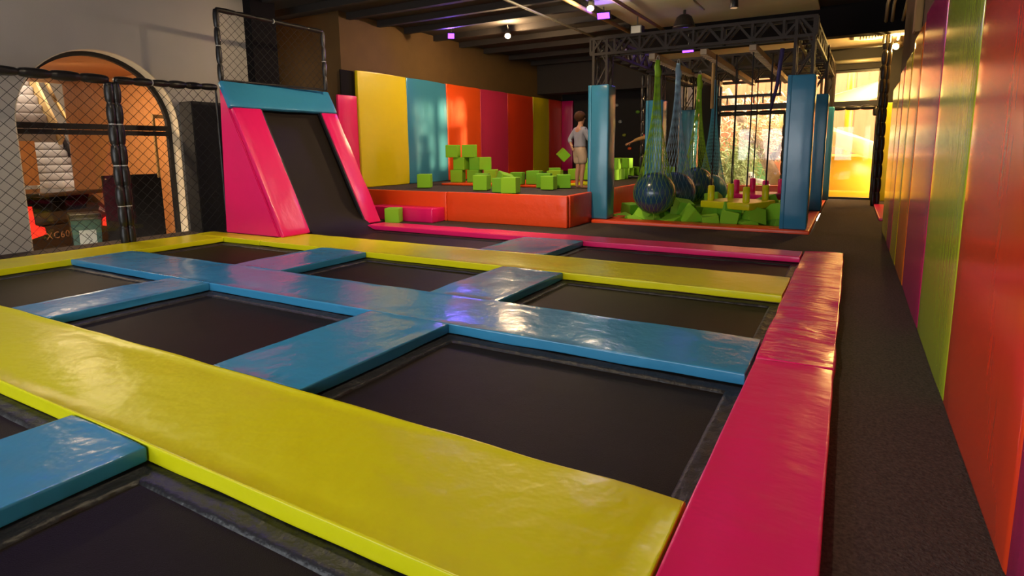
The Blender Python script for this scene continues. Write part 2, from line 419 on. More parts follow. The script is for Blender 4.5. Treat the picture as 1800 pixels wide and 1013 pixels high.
pad(-3.20, -2.48, 4.045, 5.335, V_blu, 'shiny blue cross pad in front of the far yellow pad, right of centre', G, amp=.012)
pad(-5.98, -5.19, 4.045, 5.335, V_blu, 'blue cross pad in front of the far yellow pad, left below the ramp', G)
pad(-4.05, -3.12, 6.155, 7.355, V_blu, 'grey-blue ribbed pad between far yellow and thin pink pads', G, amp=.010)

def trampoline(x0, x1, y0, y1, label):
    t = thing('trampoline', label, 'trampoline', ((x0 + x1) / 2, (y0 + y1) / 2, -.6), 'trampolines in the padded field')
    i = .085
    b = MB()
    nx, ny = max(2, int((x1 - x0) / .12)), max(2, int((y1 - y0) / .12))
    vs = []; fs = []
    for a in range(nx + 1):
        for c in range(ny + 1):
            u, v = a / nx, c / ny
            sag = -.012 * math.sin(PI * u) * math.sin(PI * v)
            vs.append((x0 + i + (x1 - x0 - 2 * i) * u, y0 + i + (y1 - y0 - 2 * i) * v, -.048 + sag))
    for a in range(nx):
        for c in range(ny): q = a * (ny + 1) + c; fs.append((q, q + ny + 1, q + ny + 2, q + 1))
    b.add(vs, fs); b.build('bed', M_bed, t, smooth=True)
    b = MB()
    ri = [(x0 - .03, y0 - .03, -.03), (x1 + .03, y0 - .03, -.03), (x1 + .03, y1 + .03, -.03), (x0 - .03, y1 + .03, -.03)]
    prof = [(0, -.032), (.045, -.028), (.075, -.036), (.10, -.030), (.118, -.036), (.125, -.05)]
    for k in range(4):
        A, B2 = Vector(ri[k]), Vector(ri[(k + 1) % 4]); d = (B2 - A); L = d.length; d.normalize(); nrm = Vector((-d.y, d.x, 0))
        n = max(4, int(L / .08)); vs = []; fs = []
        for j in range(n + 1):
            for (o_, z_) in prof:
                s_ = min(max(L * j / n, o_), L - o_)
                p = A + d * s_ + nrm * o_; vs.append((p.x, p.y, z_ + .007 * noise.noise(p * 4.0)))
        m_ = len(prof)
        for j in range(n):
            for q in range(m_ - 1): fs.append((j * m_ + q, (j + 1) * m_ + q, (j + 1) * m_ + q + 1, j * m_ + q + 1))
        b.add(vs, fs)
    b.build('spring_cover', M_skirt, t, smooth=True)
    b = MB()
    for (xa, xb, ya, yb) in ((x0 - .06, x0 - .01, y0 - .06, y1 + .06), (x1 + .01, x1 + .06, y0 - .06, y1 + .06), (x0 - .01, x1 + .01, y0 - .06, y0 - .01), (x0 - .01, x1 + .01, y1 + .01, y1 + .06)):
        b.box(xa, xb, ya, yb, -.09, -.034)
    for xa in (x0 - .05, x1 + .01):
        for ya in (y0 - .05, y1 + .01): b.box(xa, xa + .04, ya, ya + .04, -.6, -.09)
    b.build('frame', M_black, t)
    return t
trampoline(-2.55, -.43, -1.2, 1.25, 'trampoline bed at the bottom edge of the picture, in front of the near yellow pad')
trampoline(-5.3, -3.20, -1.2, 1.25, 'trampoline bed corner at the lower left, behind the lower left blue pad')
trampoline(-2.46, -.43, 1.985, 3.325, 'largest trampoline bed in view, bordered by the pink pad at right')
trampoline(-5.31, -3.22, 1.985, 3.325, 'trampoline bed between the two blue cross pads behind the near yellow pad')
trampoline(-8.05, -5.94, 1.985, 3.325, 'trampoline bed at the far left edge of the picture')
trampoline(-2.48, -.43, 4.045, 5.335, 'trampoline bed behind the middle blue pad at right, below the far yellow pad')
trampoline(-5.19, -3.20, 4.045, 5.335, 'trampoline bed behind the middle blue pad at picture centre')
trampoline(-8.05, -5.98, 4.045, 5.335, 'trampoline bed in front of the pink ramp side, at back left')
trampoline(-3.12, -.43, 6.155, 7.355, 'trampoline bed between far yellow pad and thin pink pad, at right')
trampoline(-7.0, -4.05, 6.155, 7.355, 'trampoline bed running out of the foot of the black ramp')

# ------------------------------------------------------------------ ramp
rp = thing('trampoline_ramp', 'steep black trampoline ramp with pink side pads and blue top pad', 'ramp', (-7.8, 6.7, 0))
BX, TX = -7.18, -8.14      # foot and head of the slope, TX at z 1.97
sl = Vector((TX - BX, 0, 1.92)).normalized(); nrm = Vector((sl.z, 0, -sl.x))
def slope(z): return BX + (TX - BX) * (z - .05) / 1.92
def slab(y0, y1, z0, z1, d0, d1, mat, name, seedv):
    L = (z1 - z0) / sl.z
    b = MB().rbox(0, L, y0, y1, -d1, d0, r=.018, step=.09, amp=.010, seed=seedv, freq=2.4)
    o = Vector((slope(z0), 0, z0)); b.v = [tuple(o + sl * v[0] + nrm * v[2] + Vector((0, v[1], 0))) for v in b.v]
    return b.build(name, mat, rp, smooth=True)
b = MB(); b.prism([(slope(.05) - .07, .055), (-8.5, .055), (-8.37, 2.34), (-8.30, 2.34), (TX - .06, 1.97)], 1, 5.68, 5.735)
b.build('side_pad', V_pnk, rp, bevel=.012)['label'] = 'triangular pink pad on the near side of the ramp'
slab(5.70, 6.20, .055, 1.97, .02, .06, V_pnk, 'edge_pad', 3)
slab(7.43, 7.78, .055, 1.97, .02, .06, V_pnk, 'edge_pad', 4)
slab(5.66, 7.78, 1.975, 2.36, .035, .05, V_blu, 'top_pad', 5)['label'] = 'blue pad across the top of the ramp'
b = MB(); prof = []
for i in range(15):
    z = 1.98 - i * .12
    if z > .45: prof.append((slope(z) - .09, z))
for i in range(1, 9):
    t = i / 8; p0, p1, p2 = Vector((slope(.46) - .09, .46)), Vector((slope(.03) - .05, -.03)), Vector((-6.75, -.046))
    q = p0 * (1 - t) ** 2 + p1 * 2 * t * (1 - t) + p2 * t * t; prof.append((q.x, q.y))
vs = []; fs = []; ny = 10
for (x, z) in prof:
    for j in range(ny + 1): vs.append((x - .03 * math.sin(PI * j / ny), 6.19 + 1.26 * j / ny, z))
for i in range(len(prof) - 1):
    for j in range(ny): q = i * (ny + 1) + j; fs.append((q, q + 1, q + ny + 2, q + ny + 1))
b.add(vs, fs); b.build('bed', M_bed, rp, smooth=True)
for yy in (6.215, 7.415):
    b = MB(); b.bar((slope(.12) - .03, yy, .12), (slope(1.97) - .03, yy, 1.97), .03, .05); b.build('spring_cover', M_skirt, rp)
b = MB(); b.tube([(-7.03 - .03 * math.sin(PI * j / 10) - .1, 6.22 + 1.2 * j / 10, .055 + .0 * j) for j in range(11)], .006, 4); b.build('stitching', M_tie, rp)
b = MB()
for yy in (5.80, 7.62):
    b.bar((-8.42, yy, 0), (-8.42, yy, 2.3), .06); b.bar((slope(.12) - .12, yy, .08), (-8.3, yy, 2.1), .05); b.bar((-8.42, yy, .05), (slope(.05) - .15, yy, .05), .05)
b.bar((-8.42, 5.8, 2.28), (-8.42, 7.62, 2.28), .06)
b.prism([(-8.47, .06), (-7.35, .06), (-8.25, 2.2), (-8.47, 2.2)], 1, 7.68, 7.72)
b.build('frame', M_black, rp)

# ------------------------------------------------------------------ padded nets
def sleeve(b, p0, p1, r, seg=.27, n=10, amp=.18):
    p0, p1 = Vector(p0), Vector(p1); L = (p1 - p0).length; k = max(1, round(L / seg)); path = []; rs = []
    for i in range(k):
        jit = 1 + R.uniform(-.08, .08)
        for t, q in ((.0, .66), (.07, .90), (.25, 1.04), (.5, 1.10), (.75, 1.04), (.93, .90)):
            path.append(p0.lerp(p1, (i + t) / k)); rs.append(r * q * jit)
    path.append(p1); rs.append(r * .74)
    b.tube(path, rs, n)
    return k
def ties(par, p0, p1, r, seg, which):
    p0, p1 = Vector(p0), Vector(p1); L = (p1 - p0).length; k = max(1, round(L / seg)); d = (p1 - p0).normalized()
    for i in which:
        if i < k:
            c = p0.lerp(p1, i / k); b = MB(); b.tube([c - d * .006, c + d * .006], r * .85, 10); b.build('cable_tie', M_tie, par)
def netmesh(fn, W, H, pitch, r, lo=0):
    """diagonal cords over a W x H sheet; fn(u, v) -> point"""
    b = MB()
    for s_ in (1, -1):
        a = -H if s_ == 1 else 0
        while a < (W if s_ == 1 else W + H):
            # u = a + s*v
            v0, v1 = 0, H
            if s_ == 1: v0 = max(0, -a); v1 = min(H, W - a)
            else: v0 = max(0, a - W); v1 = min(H, a)
            if v1 - v0 > .02:
                n = max(1, int((v1 - v0) / .5))
                b.tube([fn(a + s_ * (v0 + (v1 - v0) * i / n), v0 + (v1 - v0) * i / n) for i in range(n + 1)], r, 3, caps=False)
            a += pitch
    return b
f = thing('net_fence', 'black net fence with padded rail in front of the arched window', 'net fence', (-8.85, 3, 0))
b = MB(); sleeve(b, (-8.85, -2, 2.29), (-8.85, 4.36, 2.30), .058, .34); sleeve(b, (-8.85, 4.44, 2.30), (-8.85, 5.95, 2.33), .052, .26); b.build('rail', M_foampad, f, smooth=True)
for yy in (4.36, 4.45):
    b = MB(); sleeve(b, (-8.85, yy, .0), (-8.85, yy, 2.27), .056, .29); po = b.build('post', M_foampad, f, smooth=True)
    ties(po, (-8.85, yy, 0), (-8.85, yy, 2.27), .056, .29, (2, 4, 6))
b = MB(); sleeve(b, (-8.85, 5.94, .3), (-8.85, 5.94, 2.3), .02, .5); b.build('post', M_foampad, f, smooth=True)
ties(f, (-8.85, 4.44, 2.3), (-8.85, 5.95, 2.33), .058, .26, (2,))
netmesh(lambda u, v: Vector((-8.85 + .02 * math.sin(u * 2), -1.5 + u, .02 + v)), 7.4, 2.25, .15, .0035).build('net', M_net, f)

f = thing('net_fence', 'small black net frame standing on top of the ramp', 'net fence', (-8.3, 6.7, 2.38))
P = [(-8.34, 5.7, 2.36), (-8.34, 5.7, 3.41), (-8.16, 7.58, 3.37), (-8.16, 7.58, 2.36)]
b = MB(); sleeve(b, P[0], P[1], .042, .26); po = b.build('post', M_foampad, f, smooth=True); ties(po, P[0], P[1], .05, .26, (2,))
b = MB(); sleeve(b, P[3], P[2], .036, .25); po = b.build('post', M_foampad, f, smooth=True); ties(po, P[3], P[2], .045, .25, (2,))
b = MB(); sleeve(b, P[1], P[2], .036, .3); po = b.build('rail', M_foampad, f, smooth=True); ties(po, P[1], P[2], .045, .3, (3,))
b = MB(); sleeve(b, (-8.34, 5.72, 2.385), (-8.16, 7.56, 2.385), .016, .4); b.build('lower_rail', M_foampad, f, smooth=True)
netmesh(lambda u, v: Vector((-8.34 + .18 * u / 1.88, 5.7 + u, 2.38 + v)), 1.88, 1.0, .13, .003).build('net', M_net, f)

# ------------------------------------------------------------------ right hand wall pads
GW = 'tall vinyl pads lining the right wall'
def wpad(y0, y1, zt, mat, label, x1=XR - .02, x0=.485):
    seed[0] += 1
    b = MB().rbox(x0, x1 - .002, y0 + .004, y1 - .004, .0, zt, r=.020, step=.17, amp=.003, seed=seed[0], freq=1.2, puff=.003)
    return tag(b.build('wall_pad', mat, smooth=True), label, 'wall pad', GW)
wpad(-1.6, .72, 2.5, W_lim, 'lime wall pad nearest the camera')
wpad(.72, 2.12, 2.5, W_pnk, 'magenta wall pad at the lower right corner of the picture')
wpad(2.12, 3.52, 2.5, W_org, 'widest red-orange wall pad at the right edge')
wpad(3.52, 4.90, 2.5, W_lim, 'lime green wall pad between red-orange and magenta ones')
wpad(4.90, 6.40, 2.44, W_pnk, 'magenta wall pad next beyond the lime green one')
wpad(6.40, 7.45, 2.38, W_org2, 'amber wall pad glowing beyond the magenta one')
wpad(7.45, 8.45, 2.28, W_yel, 'yellow wall pad beyond the amber one')
wpad(8.45, 9.30, 2.24, W_pnk, 'narrow pink wall pad near the end of the row')
wpad(9.30, 10.7, 2.14, W_yel, 'last pale wall pad at the far end of the right wall')
b = MB().rbox(.62, 1.04, 16.42, 16.58, .0, 2.3, r=.02, step=.3, amp=.006, seed=4)
tag(b.build('wall_pad', P_yel, smooth=True), 'yellow wall pad standing beside the corridor window', 'wall pad')
b = MB().rbox(.49, .95, 12.0, 15.0, 0, .05, r=.02, step=.2, amp=.006, seed=5)
tag(b.build('floor_mat', V_pnk, smooth=True), 'small pink floor mat at the far end of the corridor', 'floor mat')
b = MB().box(.49, .555, 7.75, 8.0, 2.5, CEIL - .05)
tag(b.build('timber_post', M_post, bevel=.01), 'raw timber post above the right wall pads', 'post')

# ------------------------------------------------------------------ left panel wall and platform
GL = 'tall vinyl panels on the left wall behind the platform'
def lpanel(y0, y1, z0, z1, mat, label, x0=-9.115, x1=-9.02):
    seed[0] += 1
    b = MB().rbox(x0, x1, y0 + .004, y1 - .004, z0, z1, r=.02, step=.2, amp=.012, seed=seed[0], freq=1.3, puff=.008)
    return tag(b.build('wall_mat', mat, smooth=True), label, 'wall panel', GL)
lpanel(9.26, 10.82, .53, 2.97, P_yel, 'tall yellow wall panel right of the ramp')
lpanel(10.82, 12.38, .53, 2.97, W_blu, 'blue wall panel with the sun patch and shadow')
lpanel(12.38, 13.96, .53, 2.97, P_org, 'orange wall panel behind the stack of green blocks')
lpanel(13.96, 15.46, .53, 2.97, P_pnk, 'dusky pink wall panel between two orange ones')
lpanel(15.46, 17.08, .53, 2.97, P_red, 'red-orange wall panel between the pink and narrow yellow ones')
lpanel(17.08, 18.24, .53, 2.98, P_yel, 'narrow yellow wall panel far along the left wall')
lpanel(18.24, 19.25, .53, 2.98, P_red, 'narrow red wall panel at the far corner')
b = MB().rbox(-9.02, -8.6, 19.25, 19.36, .53, 2.98, r=.02, step=.3, amp=.006, seed=9)
tag(b.build('wall_mat', W_pnk, smooth=True), 'dark crimson wall panel facing the room at the far corner', 'wall panel', GL)
b = MB().rbox(-9.115, -9.05, 8.72, 9.25, .02, 2.44, r=.015, step=.25, amp=.006, seed=10)
tag(b.build('wall_mat', V_pnk, smooth=True), 'lower pink wall panel half hidden behind the ramp', 'wall panel', GL)
b = MB().box(-9.138, -9.11, 8.88, 9.25, 2.45, 2.95)
tag(b.build('wall_board', M_blackm), 'black square panel on the brown wall above the pink one', 'panel')
pl = thing('platform', 'low raised platform with orange padded sides and black carpet top', 'platform', (-6.5, 11, 0))
b = MB(); b.prism([(-9.01, 8.82), (-4.05, 8.82), (-4.05, 16.5), (-4.85, 16.5), (-4.85, 19.22), (-9.01, 19.22)], 2, 0, .525); b.build('deck', M_carpet, pl)
seed[0] = 30
b = MB().rbox(-6.44, -4.0, 8.75, 8.83, 0, .54, r=.018, step=.15, amp=.006, seed=31); b.build('front_pad', V_org, pl, smooth=True)
b = MB().rbox(-9.01, -6.45, 8.75, 8.83, 0, .54, r=.018, step=.15, amp=.006, seed=32); b.build('front_pad', V_org, pl, smooth=True)
b = MB().rbox(-4.06, -3.98, 8.84, 9.78, 0, .54, r=.018, step=.15, amp=.006, seed=33); b.build('side_pad', V_org, pl, smooth=True)
b = MB().rbox(-4.06, -3.98, 9.79, 12.9, 0, .54, r=.018, step=.15, amp=.006, seed=34); b.build('side_pad', V_org, pl, smooth=True)
b = MB().rbox(-4.06, -3.98, 12.91, 16.4, 0, .54, r=.018, step=.15, amp=.006, seed=35); b.build('side_pad', V_org, pl, smooth=True)
b = MB().rbox(-8.0, -6.48, 8.36, 8.745, .0, .26, r=.02, step=.15, amp=.006, seed=36)
tag(b.build('step_block', V_pnk, smooth=True), 'low pink step block against the orange platform', 'step')
b = MB().rbox(-7.95, -5.3, 10.62, 12.6, .528, .575, r=.015, step=.2, amp=.004, seed=37)
tag(b.build('floor_mat', V_org, smooth=True), 'thin orange mat under the stacked green blocks', 'floor mat')
b = MB().rbox(-5.9, -5.0, 11.1, 12.6, .578, .61, r=.012, step=.2, amp=.004, seed=38)
b = MB().rbox(-5.25, -4.6, 11.4, 12.4, .528, .57, r=.012, step=.2, amp=.004, seed=38)
tag(b.build('floor_mat', V_yel, smooth=True), 'small yellow mat beside the standing child', 'floor mat')

# ------------------------------------------------------------------ foam blocks
cube = MB().rbox(-.14, .14, -.14, .14, 0, .28, r=.012, step=.3)
proto_me = cube.build('foam_block', M_foam).data
bpy.data.objects.remove(bpy.data.objects['foam_block'])
proto_me2 = proto_me.copy(); proto_me2.materials[0] = M_foam2
def block(x, y, z, rz, label, group='green foam blocks', s=1, mat2=False, rx=0, ry=0):
    o = bpy.data.objects.new('foam_block', proto_me2 if mat2 else proto_me); COL.objects.link(o)
    o.location = (x, y, z); o.rotation_euler = (rx, ry, rz); o.scale = (s, s, s)
    return tag(o, label, 'foam block', group)
GB = 'green foam blocks on the platform'
zp, zm = .53, .58
block(-7.70, 9.72, .536, .5, 'lone green foam block in front of the blue wall panel', GB, 1.0)
block(-7.21, 8.16, .003, .42, 'green foam block on the floor beside the pink step', 'green foam blocks', .95)
S = .28
# stacked tower on the orange mat
block(-7.78, 11.04, zm, .30, 'bottom left block of the green foam stack', GB)
block(-7.40, 11.16, zm, .22, 'bottom middle block of the green foam stack', GB, 1, True)
block(-7.05, 11.30, zm, .32, 'bottom right block of the green foam stack, bright on its top', GB)
block(-7.72, 11.10, zm + S, .1, 'middle row left block of the green foam stack', GB)
block(-7.39, 11.24, zm + S, .25, 'middle row centre block of the green foam stack', GB, 1, True)
block(-7.23, 11.30, zm + S, .75, 'middle row right block of the green foam stack with sunlit yellow face', GB)
block(-7.86, 10.98, zm + 2 * S, .35, 'top left block of the green foam stack', GB)
block(-7.52, 11.14, zm + 2 * S, .3, 'top right block of the green foam stack', GB)
block(-6.66, 10.32, .536, .4, 'green foam block half hidden behind the front corner block', GB, 1, True)
block(-6.17, 9.55, .536, .25, 'front left green foam block before the stack, near the platform edge', GB, 1.02)
block(-5.98, 10.0, .55, .9, 'tilted green foam block leaning right of the front block', GB, 1.05, False, .25, .3)
block(-6.05, 10.75, .58, .2, 'small green foam block peeking behind the tilted one', GB, .9, True)
block(-5.24, 9.05, .536, .2, 'large green foam block closest to the orange platform corner', GB, 1.0)
block(-5.50, 9.16, .536, .0, 'green foam block tucked left of the closest one', GB, .92, True)
block(-5.78, 10.95, .58, .35, 'green foam block in the middle of the platform, left of a dark pair', GB, 1.0, True)
block(-5.36, 10.62, .536, .3, 'upper of two overlapping green blocks left of the child', GB, 1.02, True)
block(-5.02, 10.14, .536, .15, 'bright front block left of the child', GB, .92)
block(-4.95, 10.66, .536, .5, 'green foam block nearest the standing child', GB, .95, True)
block(-6.72, 12.95, .536, .3, 'olive foam block before the narrow yellow panel', GB, .85, True)
block(-6.40, 13.15, .536, .1, 'green foam block right of the olive one by the yellow panel', GB, .85)
block(-6.25, 12.95, .575, .5, 'raised green foam block before the red panel', GB, 1.0, True)
block(-5.95, 12.4, .536, .2, 'green foam block behind the overlapping pair', GB, 1.0)
o = block(-7.08, 15.0, 1.05, PI / 4, 'green foam block tossed in mid air before the crimson panel', 'green foam blocks', .95, False, .2, PI / 4)
n = 0
for i in range(4):
    for j in range(4):
        x = -6.1 + i * .36 + R.uniform(-.04, .04); y = 13.75 + j * .38 + R.uniform(-.04, .04)
        block(x, y, .536, R.uniform(-.4, .4), 'green foam block in the heap behind the standing child', GB, .95, R.random() < .4)
        if (i + j) % 2: block(x + .05, y + .05, .806, R.uniform(-.4, .4), 'green foam block in the heap behind the standing child', GB, .9, R.random() < .4)
for i in range(4):
    for j in range(2):
        block(-5.35 + i * .33 + (j % 2) * .1, 15.5 + j * .33, .536, R.uniform(-.3, .3), 'green foam block in the row between the blue posts on the platform', GB, .95, j == 0)

# foam pit
PX0, PX1, PY0, PY1 = -3.96, -.47, 9.72, 15.95
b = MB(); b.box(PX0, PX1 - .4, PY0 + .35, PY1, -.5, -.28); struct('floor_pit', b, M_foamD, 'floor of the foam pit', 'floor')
GP = 'green foam blocks filling the pit'
for i in range(9):
    for j in range(18):
        x = -3.70 + i * .335 + R.uniform(-.05, .05); y = 10.32 + j * .315 + R.uniform(-.05, .05)
        top = R.random()
        zz = -.22 + .10 * R.random() + (.10 if top > .7 else 0)
        lab = 'green foam block in the pit along the front orange border' if j < 3 else ('green foam block in the middle of the pit under the swings' if j < 10 else 'green foam block at the far end of the pit')
        block(x, y, zz, R.uniform(0, PI), lab, GP, R.uniform(.88, 1.05), R.random() < .45, R.uniform(-.35, .35), R.uniform(-.35, .35))
for (x, y, z, s) in ((-2.6, 10.6, .10, 1), (-2.15, 10.9, .08, 1.05), (-1.75, 10.45, .06, 1.1), (-2.3, 12.0, .12, 1.0), (-1.2, 11.3, .10, 1.2), (-3.0, 11.9, .1, 1.0), (-2.7, 12.6, .14, 1.0)):
    block(x, y, z, R.uniform(0, 3), 'green foam block lying on top of the others in the pit', GP, s, R.random() < .5, R.uniform(-.4, .4), R.uniform(-.4, .4))
b = MB(); oct_ = [(.22 * math.cos(PI / 8 + k * PI / 4), .22 * math.sin(PI / 8 + k * PI / 4)) for k in range(8)]; b.prism(oct_, 1, -.16, .16)
o = b.build('foam_roll', M_foam, loc=(0, 0, 0), bevel=.01); o.location = (-.98, 10.75, .16); o.rotation_euler = (0, 0, -.35)
tag(o, 'octagonal green foam roll beside the right blue post', 'foam roll')
for (x, y, rz) in ((-2.35, 10.35, .6), (-1.35, 10.38, 2.1), (-3.2, 10.5, 1.2), (-2.95, 12.9, .3)):
    b = MB(); b.prism([(-.2, 0), (.2, 0), (0, .26)], 1, -.15, .15); o = b.build('foam_wedge', M_foam, loc=(0, 0, 0), bevel=.008)
    o.location = (x, y, .07); o.rotation_euler = (.3, R.uniform(-.4, .4), rz)
    tag(o, 'triangular green foam wedge among the pit blocks', 'foam wedge', 'foam wedges in the pit')
def border(x0, x1, y0, y1, label):
    seed[0] += 1
    b = MB().rbox(x0, x1, y0, y1, -.03, .055, r=.018, step=.15, amp=.006, seed=seed[0])
    tag(b.build('pit_border', V_org, smooth=True), label, 'pit border', 'orange padded borders of the foam pit')
border(PX0, PX1, 9.68, 10.08, 'orange border along the front of the foam pit')
border(-.90, PX1, 10.085, 12.88, 'orange border along the corridor from front post to second post')
border(-.90, PX1, 12.885, 16.1, 'orange border along the corridor beyond the second post')
border(PX0, -3.60, 10.085, 16.1, 'orange border along the platform side of the foam pit')
b = MB().rbox(-3.1, -1.0, 16.12, 16.3, 0, .33, r=.02, step=.2, amp=.006, seed=60)
tag(b.build('bench_pad', V_org, smooth=True), 'low orange padded ledge below the wide back window', 'pad')

# ------------------------------------------------------------------ truss rig
def truss(b, A, B2, w, h, side, n):
    """box truss from A to B2 (centres of section); side = horizontal unit vector across"""
    A, B2, side = Vector(A), Vector(B2), Vector(side); up = Vector((0, 0, 1)); t = .045
    for i in (-1, 1):
        for j in (-1, 1):
            o = side * i * w / 2 + up * j * h / 2; b.bar(A + o, B2 + o, t)
    for k in range(n + 1):
        p = A.lerp(B2, k / n)
        for i in (-1, 1):
            o = side * i * w / 2; b.bar(p + o - up * h / 2, p + o + up * h / 2, t * .8)
        if k < n:
            q = A.lerp(B2, (k + 1) / n)
            for i in (-1, 1):
                o = side * i * w / 2; mid = (p + q) / 2
                b.bar(p + o - up * h / 2, mid + o + up * h / 2, t * .75); b.bar(mid + o + up * h / 2, q + o - up * h / 2, t * .75)
            for j in (-1, 1):
                b.bar(p + side * w / 2 + up * j * h / 2, p - side * w / 2 + up * j * h / 2, t * .7)
def tpost(b, x, y, w, z0, z1):
    t = .045
    for i in (-1, 1):
        for j in (-1, 1): b.bar((x + i * w / 2, y + j * w / 2, z0), (x + i * w / 2, y + j * w / 2, z1), t)
    n = max(1, round((z1 - z0) / .45))
    for k in range(n):
        za, zb = z0 + (z1 - z0) * k / n, z0 + (z1 - z0) * (k + 1) / n
        s_ = 1 if k % 2 else -1
        for i in (-1, 1):
            b.bar((x - s_ * w / 2, y + i * w / 2, za), (x + s_ * w / 2, y + i * w / 2, zb), .022)
            b.bar((x + i * w / 2, y - s_ * w / 2, za), (x + i * w / 2, y + s_ * w / 2, zb), .022)
rig = thing('truss_rig', 'black steel truss rig on posts spanning over the foam pit', 'truss rig', (-2.3, 12.9, 0))
POST = [(-3.88, 9.97, 2.40), (-.70, 9.93, 2.35), (-3.77, 12.95, 2.33), (-.63, 12.95, 2.29), (-3.72, 15.72, 2.27), (-.59, 15.72, 2.20)]
for (x, y, zt) in POST:
    b = MB(); tpost(b, x, y, .24, .06, 3.18); b.build('truss_post', M_truss, rig)
for (a, c, s_, n) in (((-4.06, 9.97, 3.05), (-.55, 9.93, 3.03), (0, 1, 0), 8), ((-3.9, 12.9, 3.0), (-.5, 12.9, 3.02), (0, 1, 0), 8), ((-3.9, 15.75, 3.02), (-.5, 15.75, 3.02), (0, 1, 0), 8),
                      ((-3.88, 10.1, 3.05), (-3.75, 15.6, 3.02), (1, 0, 0), 11), ((-.70, 10.1, 3.03), (-.60, 15.6, 3.03), (1, 0, 0), 11)):
    b = MB(); truss(b, a, c, .24, .26, s_, n); b.build('truss_beam', M_truss, rig)
for (x, ya, yb) in ((-3.05, 10.1, 13.0), (-2.2, 10.1, 15.7), (-1.45, 10.1, 15.7), (-2.95, 13.0, 15.7)):
    b = MB(); b.box(x - .05, x + .05, ya, yb, 2.80, 2.90)
    for k in range(int((yb - ya) / .16)): b.box(x - .06, x + .06, ya + .08 + k * .16, ya + .11 + k * .16, 2.79, 2.805)
    b.build('hanging_rail', M_beige, rig)
names = ['front left blue post pad next to the child', 'front right blue post pad at the corridor corner', 'middle left blue post pad behind the green net', 'middle right blue post pad along the corridor, second from the front', 'back left blue post pad behind the nets', 'back right blue post pad, farthest along the corridor']
for (x, y, zt), nm in zip(POST, names):
    hw = .185
    seed[0] += 1
    b = MB().rbox(x - hw, x + hw, y - hw, y + hw, .056, zt, r=.03, step=.2, amp=.008, seed=seed[0], freq=2)
    pp = tag(b.build('post_pad', W_blu, smooth=True), nm, 'post pad', 'blue pads around the rig posts')
    b = MB().rbox(x - hw - .004, x - hw + .055, y - hw - .012, y - hw + .02, .06, zt - .005, r=.008, step=.3); b.v = [tuple(Vector(v)) for v in b.v]; b.build('closing_flap', W_blu, pp, smooth=True)

# ------------------------------------------------------------------ balls in nets
def ball_net(x, y, z, r, ztop, netmat, ballmat, bl, nl):
    tag(MB().ball((x, y, z), r, 40, 24).build('exercise_ball', ballmat, smooth=True), bl, 'ball', 'blue balls hung in nets')
    t = thing('hanging_net', nl, 'hanging net', (x, y, z), 'nets hanging from the truss rig')
    H = ztop - z
    prof = []
    for i in range(9): a = -PI / 2 + (PI / 2 + .62) * i / 8; prof.append((r * 1.012 * math.cos(a), z + r * 1.012 * math.sin(a)))
    r1, z1 = prof[-1]
    for i in range(1, 17):
        tt = i / 16; rr = r1 * (1 - tt) ** 2.0 + .045 * (1 - (1 - tt) ** 2.0); prof.append((rr, z1 + (ztop - .25 - z1) * tt))
    cum = [0]
    for p, q in zip(prof, prof[1:]): cum.append(cum[-1] + math.hypot(q[0] - p[0], q[1] - p[1]))
    b = MB(); K = 24
    for s_ in (1, -1):
        for k in range(K):
            path = []
            for (rr, zz), c in zip(prof, cum):
                a = 2 * PI * k / K + s_ * c * .85
                path.append((x + rr * math.cos(a), y + rr * math.sin(a), zz))
            b.tube(path, [.0022 if i < 9 else .0036 for i in range(len(path))], 3, caps=False)
    b.build('net', netmat, t)
    b = MB(); b.tube([(x, y, ztop - .28), (x + .01, y, ztop - .2), (x - .01, y, ztop - .1), (x, y, ztop)], [.05, .06, .05, .04], 10); b.build('gathered_top', netmat, t, smooth=True)
    b = MB(); b.tube([(x + .02 * math.cos(q), y, ztop + .03 + .045 * math.sin(q)) for q in [2 * PI * i / 12 for i in range(12)]], .006, 6, closed=True); b.build('carabiner', M_steel, t)
    b = MB(); b.tube([(x, y, z - r * 1.01), (x, y, z - r - .12)], [.018, .012], 6); b.build('net_tail', netmat, t)
ball_net(-2.96, 10.16, .52, .366, 2.78, M_ngreen, M_ball, 'largest dark blue ball hanging nearest in a green net', 'green net holding the nearest dark ball')
ball_net(-2.87, 11.18, .47, .385, 2.84, M_nblue, M_ball, 'dark blue ball hanging second from the front', 'grey-blue net holding the second ball')
ball_net(-2.76, 12.45, .55, .355, 2.76, M_ngreen, M_ball, 'dark blue ball hanging third from the front', 'bright green net holding the third ball')
ball_net(-2.68, 13.60, .36, .345, 2.76, M_nblue2, M_ball2, 'light blue ball hanging farthest back', 'sky blue net holding the farthest ball')

# ------------------------------------------------------------------ peg swings
def pegboard(x, y, z, rz, mat, label, w=.78, d=.95):
    t = thing('peg_swing', label, 'peg swing', (x, y, z), 'rope-hung peg boards over the foam pit')
    mt = Matrix.Translation((x, y, z)) @ Matrix.Rotation(rz, 4, 'Z')
    b = MB().rbox(-w / 2, w / 2, -d / 2, d / 2, 0, .12, r=.02, step=.2, amp=.004, seed=3); b.xf(mt); b.build('board', mat, t, smooth=True)
    for (i, j) in ((-1, -1), (1, -1), (1, 1), (-1, 1)):
        px, py = i * w * .36, j * d * .36
        b = MB().tube([(px, py, .11), (px, py, .14), (px, py, .37), (px, py, .385)], [.05, .056, .056, .04], 14); b.xf(mt); b.build('peg', mat, t, smooth=True)
        if mat is V_pnk and i * j > 0: continue
        top = mt @ Vector((px, py, 0)); a = mt @ Vector((px, py, .38))
        b = MB().tube([a, (top.x + .01, top.y, z + 1.5), (top.x, top.y, 2.85)], .011, 6); b.build('rope', M_rope, t)
